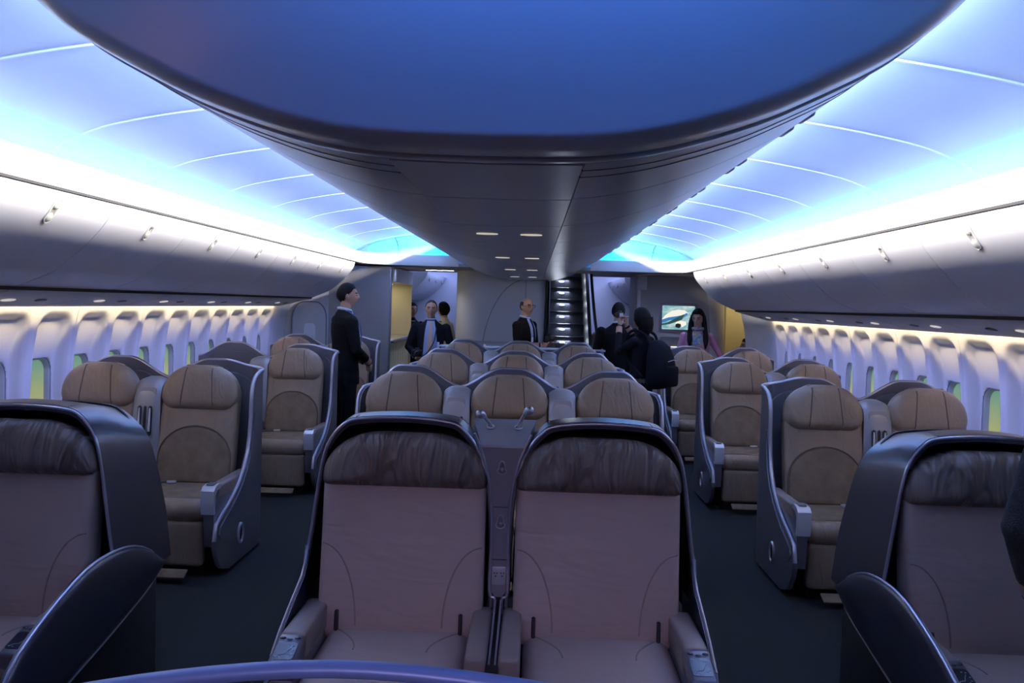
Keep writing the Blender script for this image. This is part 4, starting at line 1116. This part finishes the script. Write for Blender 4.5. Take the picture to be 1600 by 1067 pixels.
# ================================================================== PEOPLE
TORSO = {'man': [(.78, .188, .138, .0), (.88, .186, .135, 0), (.98, .172, .124, 0), (1.08, .166, .120, 0), (1.18, .178, .125, 0), (1.28, .195, .130, .005), (1.36, .196, .122, .01), (1.42, .165, .100, .015), (1.46, .105, .080, .018), (1.50, .062, .062, .015)],
         'woman': [(.80, .182, .135, .0), (.90, .180, .130, 0), (1.0, .158, .112, 0), (1.08, .146, .106, 0), (1.18, .156, .120, -.006), (1.28, .166, .128, -.006), (1.36, .166, .108, .006), (1.42, .136, .088, .012), (1.46, .085, .070, .016), (1.50, .055, .056, .015)]}
HA, HB, HC = .077, .097, .119
def head_r(d):
    """displaced head surface for unit direction d (face toward -y)"""
    x, y, z = d.x, d.y, d.z
    p = Vector((x*HA, y*HB, z*HC))
    if z < .1:
        t = sm(.1, -.9, z); p.x *= 1-.26*t
        if y > 0: p.y *= 1-.35*t
    if y < 0:
        p.y -= .026*math.exp(-((x/.17)**2))*math.exp(-(((z+.12)/.16)**2))          # nose
        p.y -= .010*math.exp(-((x/.13)**2))*math.exp(-(((z-.10)/.16)**2))           # bridge
        p.y += .012*math.exp(-(((abs(x)-.42)/.18)**2))*math.exp(-(((z-.07)/.11)**2))  # eye sockets
        p.y -= .006*math.exp(-(((abs(x)-.38)/.30)**2))*math.exp(-(((z-.28)/.10)**2))  # brow
        p.y -= .006*math.exp(-((x/.30)**2))*math.exp(-(((z+.50)/.10)**2))           # lips
        p.y -= .013*math.exp(-((x/.32)**2))*math.exp(-(((z+.88)/.16)**2))           # chin
    return p
def head_mesh(mb, mtx):
    rr = []
    for i in range(1, 22):
        th = PI*i/22
        rr.append([mtx @ head_r(Vector((math.sin(th)*math.cos(2*PI*k/32), math.sin(th)*math.sin(2*PI*k/32), -math.cos(th)))) for k in range(32)])
    mb.rings(rr)
    for e in (-1, 1): mb.ell(mtx @ Vector((e*.076, .006, -.002)), (.011, .019, .030), 10, 8)
HAIR = {'short': [(-1, -.52), (-.4, -.40), (-.05, .02), (.25, .20), (.5, .52), (.75, .66), (1, .72)],
        'receding': [(-1, -.52), (-.4, -.40), (-.05, .02), (.15, .45), (.4, .74), (1, .86)],
        'bald': [(-1, -.50), (-.4, -.36), (-.05, .0), (.10, .15), (.16, 2), (1, 2)],
        'bob': [(-1, -.98), (-.3, -.95), (.05, -.80), (.28, -.35), (.42, .35), (.7, .55), (1, .62)]}
def hair_mesh(mb, mtx, style, grow):
    th_ = HAIR[style]; nu, nv = 48, 30
    vs = []; fs = []
    def D(i, k):
        t = PI*i/nv; return Vector((math.sin(t)*math.cos(2*PI*k/nu), math.sin(t)*math.sin(2*PI*k/nu), -math.cos(t)))
    def keep(d):
        z = d.z; top = interp(th_, -d.y); 
        if style == 'bald' and z > .52: return False
        return z > top
    keepset = set((i, k) for i in range(nv) for k in range(nu) if keep((D(i, k)+D(i+1, k)+D(i, k+1)+D(i+1, k+1)).normalized()))
    idx = {}
    def V(i, k, lay):
        k %= nu
        key = (i, k, lay)
        if key not in idx:
            d = D(i, k); g = lerp(.004, grow, sm(0, .35, d.z-interp(th_, -d.y))) if lay else -.004
            n = d.normalized(); idx[key] = len(vs); vs.append(mtx @ (head_r(d)+n*g))
        return idx[key]
    for i, k in keepset:
        fs.append((V(i, k, 1), V(i, k+1, 1), V(i+1, k+1, 1), V(i+1, k, 1)))
        for (di, dk, a, b) in ((-1, 0, (i, k), (i, k+1)), (1, 0, (i+1, k+1), (i+1, k)), (0, -1, (i+1, k), (i, k)), (0, 1, (i, k+1), (i+1, k+1))):
            if (i+di, (k+dk) % nu) not in keepset and 0 <= i+di < nv:
                fs.append((V(*a, 0), V(*b, 0), V(*b, 1), V(*a, 1)))
    mb.add(vs, fs)
def hand(mb, wrist, d, palm_n, side, curl=.6):
    """palm and five bent fingers; d: pointing direction, palm_n: palm normal, side: +1/-1 thumb side"""
    d = Vector(d).normalized(); n = Vector(palm_n); n = (n-d*n.dot(d)).normalized(); u = d.cross(n)*side
    w = Vector(wrist)
    m = Matrix((u, d, n)).transposed().to_4x4()
    mb.ell(w+d*.045, (.040, .054, .017), 12, 8, m)
    for k, (off, L) in enumerate(((.029, .070), (.010, .078), (-.010, .073), (-.028, .058))):
        p0 = w+d*.075+u*off; a1 = d*math.cos(curl*.6)+n*math.sin(curl*.6); a2 = d*math.cos(curl*1.7)+n*math.sin(curl*1.7)
        mb.tube([p0, p0+a1*L*.5, p0+a1*L*.5+a2*L*.32, p0+a1*L*.5+a2*L*.5], [.0100, .0092, .0085, .006], 8)
    t = (u*.75+d*.65+n*.3).normalized()
    mb.tube([w+d*.018+u*.022, w+d*.03+u*.035+t*.02, w+d*.03+u*.030+t*.048], [.0125, .0105, .007], 8)
def person(label, loc, rz, h, sex='man', top='suit', legs='trouser', hair='short', hairmat='hair', head_yaw=0, head_pitch=0, arms=None, voxel=.0075, sit=False, shirt=None, tie=None, skin='skin', lean=0, grow=.012):
    root = empty('person', loc, rz); tag(root, label, 'person')
    k = h/1.75
    dz = -.44 if sit else 0
    src = []                                     # (mesh builder, material)
    T = TORSO[sex]
    t = MB(); t.rings([[(rx*math.cos(a), cy+ry*math.sin(a)+lean*max(0, z-.9), z+dz) for a in [2*PI*j/28 for j in range(28)]] for z, rx, ry, cy in T]); src.append((t, top))
    hc = Vector((0, -.012+lean*.72, 1.632+dz))
    nk = MB(); nk.tube([(0, .012+lean*.55, 1.44+dz), (0, .006+lean*.62, 1.52+dz), (hc.x, hc.y+.012, hc.z-.04)], [.060, .054, .052], 14); src.append((nk, skin))
    hm = Matrix.Translation(hc) @ Matrix.Rotation(head_yaw, 4, 'Z') @ Matrix.Rotation(head_pitch, 4, 'X')
    hd = MB(); head_mesh(hd, hm); src.append((hd, skin))
    for e in (-1, 1):
        lg = MB()
        if sit: lg.tube([(e*.09, .02, .46), (e*.10, -.20, .47), (e*.11, -.42, .46), (e*.11, -.43, .26), (e*.11, -.42, .08)], [.095, .085, .066, .055, .046], 12); fy = -.47
        else: lg.tube([(e*.085, .0, .92), (e*.092, 0, .80), (e*.098, -.008, .50), (e*.10, .005, .30), (e*.102, .012, .07)], [.098, .094, .068, .062, .052], 12); fy = -.04
        src.append((lg, legs))
        sh = MB(); sh.ell((e*.106, fy, .046), (.046, .135, .048), 12, 8); sh.box(e*.106-.04, e*.106+.04, fy-.11, fy+.10, .001, .03); src.append((sh, 'shoe'))
        S_ = Vector((e*(.205 if sex == 'man' else .172), .012+lean*.5, 1.385+dz))
        el, wr, hdir, pn, curl = arms[0 if e < 0 else 1]
        el = Vector(el)+Vector((0, 0, dz)); wr = Vector(wr)+Vector((0, 0, dz))
        f = 1 if sex == 'man' else .86
        a = MB(); a.ell(S_, (.066*f, .068*f, .064*f), 12, 8); a.tube([S_, S_.lerp(el, .5), el, el.lerp(wr, .5), wr], [.064*f, .058*f, .053*f, .047*f, .040*f], 12)
        a.ell(el, (.053*f,)*3, 10, 8); src.append((a, top))
        hn = MB(); dd = (wr-el).normalized(); hn.tube([wr-dd*.03, wr+dd*.015], [.029*f, .027*f], 10); hand(hn, wr+dd*.01, hdir, pn, e, curl); src.append((hn, skin))
    big = MB(); pts = []
    for mb, m in src:
        big.add(mb.v, mb.f)
        for p in mb.v: pts.append((p, m))
    me = bpy.data.meshes.new('tmp'); me.from_pydata(big.v, [], big.f)
    bm = bmesh.new(); bm.from_mesh(me); bmesh.ops.recalc_face_normals(bm, faces=bm.faces); bm.to_mesh(me); bm.free()
    to = bpy.data.objects.new('tmp', me); COL.objects.link(to)
    md = to.modifiers.new('r', 'REMESH'); md.mode = 'VOXEL'; md.voxel_size = voxel; md.adaptivity = 0
    sd = to.modifiers.new('s', 'SMOOTH'); sd.factor = .5; sd.iterations = 2
    dg = bpy.context.evaluated_depsgraph_get(); dg.update()
    body = bpy.data.meshes.new_from_object(to.evaluated_get(dg)); body.name = 'body'
    bpy.data.objects.remove(to); bpy.data.meshes.remove(me)
    kd = KDTree(len(pts))
    for i, (p, m) in enumerate(pts): kd.insert(Vector(p), i)
    kd.balance()
    names = []
    for _, m in pts:
        if m not in names: names.append(m)
    names += ['brow', 'lips']
    body.materials.clear()
    for m in names: body.materials.append(M[m])
    hi = hm.inverted()
    for p in body.polygons:
        m = pts[kd.find(p.center)[1]][1]
        mi = names.index(m)
        if m == skin:
            q = hi @ p.center
            if q.y < -.05 and abs(q.x) < .06:
                ax = abs(q.x)
                if .012 < ax < .05 and .022 < q.z < .033: mi = names.index('brow')
                elif .020 < ax < .043 and .001 < q.z < .012: mi = names.index('brow')
                elif ax < .024 and -.068 < q.z < -.055: mi = names.index('lips')
        p.material_index = mi; p.use_smooth = True
    body.transform(Matrix.Scale(k, 4)); 
    bo = bpy.data.objects.new('body', body); COL.objects.link(bo); bo.parent = root
    def child(mb, name, m, parent=None):
        mb.v = [tuple(Vector(v)*k) for v in mb.v]; return mb.build(name, m, parent or root, sharp=60)
    if hair:
        hb = MB(); hair_mesh(hb, hm, hair, grow); child(hb, 'hair', hairmat)
    def front(x, z, off=.008):
        zz = z
        for (z0, rx0, ry0, c0), (z1, rx1, ry1, c1) in zip(T, T[1:]):
            if z0 <= zz <= z1:
                q = (zz-z0)/(z1-z0); rx, ry, c = lerp(rx0, rx1, q), lerp(ry0, ry1, q), lerp(c0, c1, q)
                return Vector((x, c-ry*math.sqrt(max(.02, 1-(x/rx)**2))-off+lean*max(0, z-.9), z+dz))
        return Vector((x, -.06, z+dz))
    def patch(rows, off, th=.006):
        rr = []
        n_ = 16; zz = [lerp(rows[0][0], rows[-1][0], i/n_) for i in range(n_+1)]
        rows = [(z, interp([(q[0], q[1]) for q in rows], z), interp([(q[0], q[2]) for q in rows], z)) for z in zz]
        for z, xl, xr in rows:
            f = [front(lerp(xl, xr, j/6), z, off) for j in range(7)]
            rr.append(f+[p+Vector((0, th, 0)) for p in f[::-1]])
        return MB().rings(rr)
    if shirt: child(patch([(1.02, -.006, .006), (1.12, -.032, .032), (1.24, -.058, .058), (1.36, -.066, .066), (1.43, -.060, .060), (1.48, -.05, .05)], .006), 'shirt', shirt)
    if shirt:
        cl = MB(); L = [(.062*math.cos(a), .014+lean*.58+.060*math.sin(a), 1.50+dz+.012*math.sin(a)) for a in [2*PI*j/20 for j in range(20)]]; cl.tube(L+[L[0]], .013, 8); child(cl, 'collar', shirt)
    if tie: child(patch([(1.00, -.012, .012), (1.05, -.032, .032), (1.2, -.026, .026), (1.40, -.016, .016), (1.44, -.020, .020), (1.475, -.016, .016)], .014), 'tie', tie)
    return root, hm, front, child, patch, k
REST = lambda e: ((e*.265, .03, 1.10), (e*.275, -.06, .86), (0, -.12, -1), (-e, 0, 0), .5)
def floor_at(x, y): return (x, y, 0)
# 1: man in a black suit standing between the seat rows, hands clasped, looking to the right
r, hm, fr, ch, pt, k = person('man in a black suit standing in profile by the left seats, hands clasped', (-1.74, 8.78, 0), math.radians(120), 1.80, hair='short', hairmat='hair', head_yaw=math.radians(-16),
    arms=(((-.235, -.03, 1.12), (-.06, -.225, .985), (.75, -.45, -.45), (.3, .8, -.2), .9), ((.235, -.03, 1.12), (.06, -.225, .985), (-.75, -.45, -.45), (-.3, .8, -.2), .9)), voxel=.0065, shirt='whiteshirt', tie='suit')
ln = MB(); ln.tube(catmull([(-.07, .03, 1.49), (-.085, -.06, 1.44), (-.06, -.135, 1.30), (0, -.155, 1.15), (.06, -.135, 1.30), (.085, -.06, 1.44), (.07, .03, 1.49)], 5), .006, 6); ch(ln, 'lanyard', 'lanyard')
# 2: man with a camera and a peach tie, facing the viewer
r, hm, fr, ch, pt, k = person('grey-haired man in a dark jacket and peach tie holding a camera in the left aisle', (-1.17, 11.25, 0), math.radians(4), 1.66, top='navy', hair='receding', hairmat='greyhair', shirt=None,
    arms=(((-.295, .02, 1.12), (-.17, -.20, .985), (.35, -.9, -.05), (0, 0, 1), .8), ((.285, .03, 1.11), (.30, -.04, .86), (0, -.12, -1), (-1, 0, 0), .5)), voxel=.008)
ch(pt([(.86, -.105, .115), (1.0, -.095, .105), (1.14, -.088, .095), (1.26, -.080, .085), (1.36, -.070, .072), (1.43, -.058, .058), (1.48, -.05, .05)], .006), 'shirt', 'shirt')
ch(pt([(.90, -.012, .012), (.95, -.036, .036), (1.1, -.034, .034), (1.40, -.018, .018), (1.44, -.024, .024), (1.475, -.018, .018)], .014), 'tie', 'peach')
cl = MB(); L = [(.062*math.cos(a), .014+.060*math.sin(a), 1.50) for a in [2*PI*j/20 for j in range(20)]]; cl.tube(L+[L[0]], .013, 8); ch(cl, 'collar', 'shirt')
sp_ = MB(); sp_.tube(catmull([(.07, .02, 1.48), (.075, -.11, 1.36), (.05, -.16, 1.2), (-.04, -.18, 1.05), (-.14, -.22, .99)], 5), .007, 6); ch(sp_, 'camera_strap', 'shoe')
ch(MB().rbox(.095, .125, -.14, -.13, 1.12, 1.2, .003), 'name_badge', 'badge')
def camera_thing(label, loc, rz, s=1.0):
    c = empty('photo_camera', loc, rz); tag(c, label, 'camera')
    MB().rbox(-.065*s, .065*s, -.03*s, .03*s, 0, .085*s, .012*s, 2).build('camera_body', 'black', c)
    MB().tube([(0, -.02*s, .042*s), (0, -.075*s, .042*s), (0, -.08*s, .042*s)], [.032*s, .032*s, .026*s], 14).build('lens', 'shoe', c)
    MB().rbox(-.028*s, .028*s, -.02*s, .02*s, .085*s, .11*s, .008*s, 2).build('viewfinder', 'black', c)
    MB().rbox(-.05*s, .05*s, .029*s, .032*s, .015*s, .07*s, .003*s, 1).build('display', 'icon', c)
    return c
camera_thing('black camera held at the waist by the man with the peach tie', (-1.30, 10.95, .955), math.radians(10))
# 3: person in a cream top beyond, seen from behind
r, hm, fr, ch, pt, k = person('dark-haired person in a cream top, half hidden beside the stair wall', (-1.23, 13.45, 0), math.radians(-118), 1.64, 'woman', 'cream_top', 'trouser', 'bob', 'hair', arms=(REST(-1), REST(1)), voxel=.010, grow=.02)
st_ = MB(); st_.tube(catmull([(.10, -.10, 1.10), (.12, -.12, 1.30), (.11, .0, 1.44), (.10, .10, 1.32), (.08, .13, 1.05)], 5), .012, 6); ch(st_, 'bag_strap', 'shoe')
# 4: bald man with glasses behind the divider
r, hm, fr, ch, pt, k = person('balding man with glasses and a dark jacket standing behind the divider screen', (.04, 11.45, 0), math.radians(62), 1.735, hair='bald', hairmat='greyhair', head_yaw=math.radians(-22), shirt='shirt', tie='navy',
    arms=(((-.25, -.02, 1.12), (-.10, -.27, 1.13), (.25, -.95, .1), (0, 0, 1), .8), ((.25, -.02, 1.12), (.10, -.27, 1.13), (-.25, -.95, .1), (0, 0, 1), .8)), voxel=.008)
gl = MB()
for e in (-1, 1):
    L = [hm @ Vector((e*.034+.025*math.cos(a), -.100, .008+.018*math.sin(a))) for a in [2*PI*j/14 for j in range(14)]]; gl.tube(L+[L[0]], .0032, 6)
    gl.tube([hm @ Vector((e*.058, -.098, .010)), hm @ Vector((e*.076, -.03, .012)), hm @ Vector((e*.078, .02, .006))], .0030, 6)
gl.tube([hm @ Vector((-.010, -.102, .012)), hm @ Vector((.010, -.102, .012))], .0028, 6); ch(gl, 'glasses', 'shoe')
ch(MB().rbox(-.11, -.06, -.155, -.148, 1.16, 1.24, .003), 'name_badge', 'badge')
camera_thing('black camera held out by the balding man beside the stairs', (.345, 11.37, 1.17), math.radians(70))
# 5: person in black seen from behind, by the right aisle
r, hm, fr, ch, pt, k = person('person in a black suit seen from behind near the stair rail', (1.17, 10.75, 0), math.radians(172), 1.70, hair='short', arms=(REST(-1), REST(1)), voxel=.009, shirt='whiteshirt')
# 6: person with a backpack photographing
r, hm, fr, ch, pt, k = person('black-haired person in a dark coat with a backpack, raising a camera, in the right aisle', (1.30, 9.45, 0), math.radians(-128), 1.635, 'woman', 'navy', 'beige', 'bob', 'hair', head_yaw=math.radians(-8), grow=.024,
    arms=(((-.27, -.14, 1.26), (-.085, -.25, 1.545), (.35, -.1, 1), (0, 1, 0), 1.0), ((.27, -.14, 1.26), (.085, -.25, 1.545), (-.35, -.1, 1), (0, 1, 0), 1.0)), voxel=.008)
hb_ = MB(); hb_.tube([(0, .045, 1.66), (0, .050, 1.58), (0, .048, 1.51), (0, .04, 1.47)], [.085, .090, .082, .05], 14); ch(hb_, 'hair_back', 'hair')
a = math.radians(-128)
def around(cx, cy, x, y): return (cx+x*math.cos(a)-y*math.sin(a), cy+x*math.sin(a)+y*math.cos(a))
q = around(1.30, 9.45, 0, -.285); camera_thing('small camera held up to the eye by the person with the backpack', (q[0], q[1], 1.53), a, .75)
q = around(1.30, 9.45, 0, .215)
bp = empty('backpack', (q[0], q[1], .80), a); tag(bp, 'dark blue backpack worn by the black-haired person in the right aisle', 'backpack')
sh = MB(); rr = []
for z, hw, d0, d1 in ((.0, .10, -.06, .05), (.02, .15, -.085, .10), (.10, .165, -.09, .15), (.22, .165, -.09, .16), (.34, .155, -.085, .13), (.44, .13, -.075, .085), (.50, .08, -.06, .03), (.515, .04, -.04, .0)):
    o_ = rrect(-hw, hw, d0, d1, (min(hw, (d1-d0)/2)*.7,)*4, 5); rr.append([(x, y, z) for x, y in o_])
sh.rings(rr).build('pack', 'canvas', bp, sharp=60)
MB().rbox(-.115, .115, .10, .195, .03, .25, .035, 3).build('front_pocket', 'canvas', bp)
for e in (-1, 1):
    MB().tube(catmull([(e*.09, -.06, .45), (e*.10, -.12, .57), (e*.11, -.27, .60), (e*.125, -.335, .48), (e*.13, -.30, .30), (e*.15, -.10, .12)], 5), .016, 8).build('strap', 'canvas', bp)
MB().tube([(-.10, .175, .30), (0, .185, .315), (.10, .175, .30)], .004, 6).build('zip', 'silver', bp)
# 7: woman in a pink jacket
r, hm, fr, ch, pt, k = person('long-haired woman in a pink jacket and scarf smiling downward beside the screen', (2.22, 11.2, 0), math.radians(-6), 1.655, 'woman', 'pink', 'trouser', 'bob', 'hair', head_yaw=math.radians(-18), head_pitch=math.radians(16), grow=.016,
    arms=(((-.255, -.02, 1.10), (-.16, -.17, .92), (.5, -.6, -.5), (0, 0, 1), .7), ((.33, .06, 1.12), (.195, -.05, .93), (-.75, -.4, -.35), (0, 1, 0), .6)), voxel=.008)
hl = MB()
for e in (-1, 1): hl.tube(catmull([(e*.066, -.01, 1.66), (e*.088, .01, 1.56), (e*.098, -.02, 1.45), (e*.105, -.10, 1.33), (e*.10, -.13, 1.22)], 5), [.034]*10+[.036]*6+[.03, .024, .018, .012, .006], 10)
hl.tube([(0, .07, 1.66), (0, .09, 1.52), (0, .12, 1.38), (0, .13, 1.26)], [.075, .085, .08, .03], 12); ch(hl, 'long_hair', 'hair')
def scarf_mat():
    m = bpy.data.materials.new('patterned_scarf'); m.use_nodes = True; nt = m.node_tree; b = nt.nodes['Principled BSDF']; b.inputs['Roughness'].default_value = .7
    tc = nt.nodes.new('ShaderNodeTexCoord'); v = nt.nodes.new('ShaderNodeTexVoronoi'); v.inputs['Scale'].default_value = 45
    nt.links.new(tc.outputs['Object'], v.inputs['Vector']); r_ = nt.nodes.new('ShaderNodeValToRGB')
    el = r_.color_ramp.elements; el[0].color = (.06, .08, .34, 1); el[1].color = (.42, .14, .18, 1)
    e2 = el.new(.4); e2.color = (.10, .22, .30, 1); e3 = el.new(.7); e3.color = (.40, .34, .16, 1)
    sp = nt.nodes.new('ShaderNodeSeparateColor'); nt.links.new(v.outputs['Color'], sp.inputs[0]); nt.links.new(sp.outputs[0], r_.inputs['Fac'])
    nt.links.new(r_.outputs[0], b.inputs['Base Color']); return m
M['scarf'] = scarf_mat()
ch(pt([(.98, -.07, .02), (1.1, -.075, .04), (1.25, -.07, .055), (1.38, -.065, .06), (1.44, -.06, .06)], .016, .012), 'scarf', 'scarf')
sl = MB(); L = [(.072*math.cos(a_), .012+.070*math.sin(a_), 1.485) for a_ in [2*PI*j/20 for j in range(20)]]; sl.tube(L+[L[0]], .028, 8); ch(sl, 'scarf_loop', 'scarf')
# 8: person sitting in the doorway on the right, 10: head behind the monument
r, hm, fr, ch, pt, k = person('person in black seated in the yellow-lit doorway behind the right wall', (3.24, 12.75, 0), math.radians(-80), 1.68, 'woman', 'suit', 'trouser', 'bob', 'hair', arms=(((-.24, -.05, 1.12), (-.10, -.25, 1.05), (.3, -.9, 0), (0, 0, 1), .6), ((.24, -.05, 1.12), (.10, -.25, 1.05), (-.3, -.9, 0), (0, 0, 1), .6)), voxel=.010, sit=True)
js = empty('jump_stool', (3.24, 12.77, 0)); tag(js, 'low black stool under the person seated in the right doorway', 'stool')
MB().rbox(-.2, .2, -.18, .2, .33, .37, .015).build('stool_top', 'black', js); MB().rbox(-.15, .15, -.12, .15, 0, .33, .02).build('stool_base', 'black', js)
r, hm, fr, ch, pt, k = person('dark figure whose head just shows past the galley monument edge', (-1.80, 14.05, 0), math.radians(30), 1.62, 'woman', 'suit', 'trouser', 'bob', 'hair', arms=(REST(-1), REST(1)), voxel=.010)
# 9: someone close by on the right, only a knit sleeve in the frame
r, hm, fr, ch, pt, k = person('person in a charcoal knit sweater at the right edge, only the bent sleeve visible', (1.64, 2.2, 0), math.radians(180), 1.74, top='knit', hair='short',
    arms=(((-.25, -.03, 1.10), (-.20, -.20, .95), (.3, -.9, -.2), (0, 0, 1), .6), ((.285, .02, 1.135), (.17, -.10, .93), (-.6, -.5, -.6), (0, 1, 0), .7)), voxel=.007)
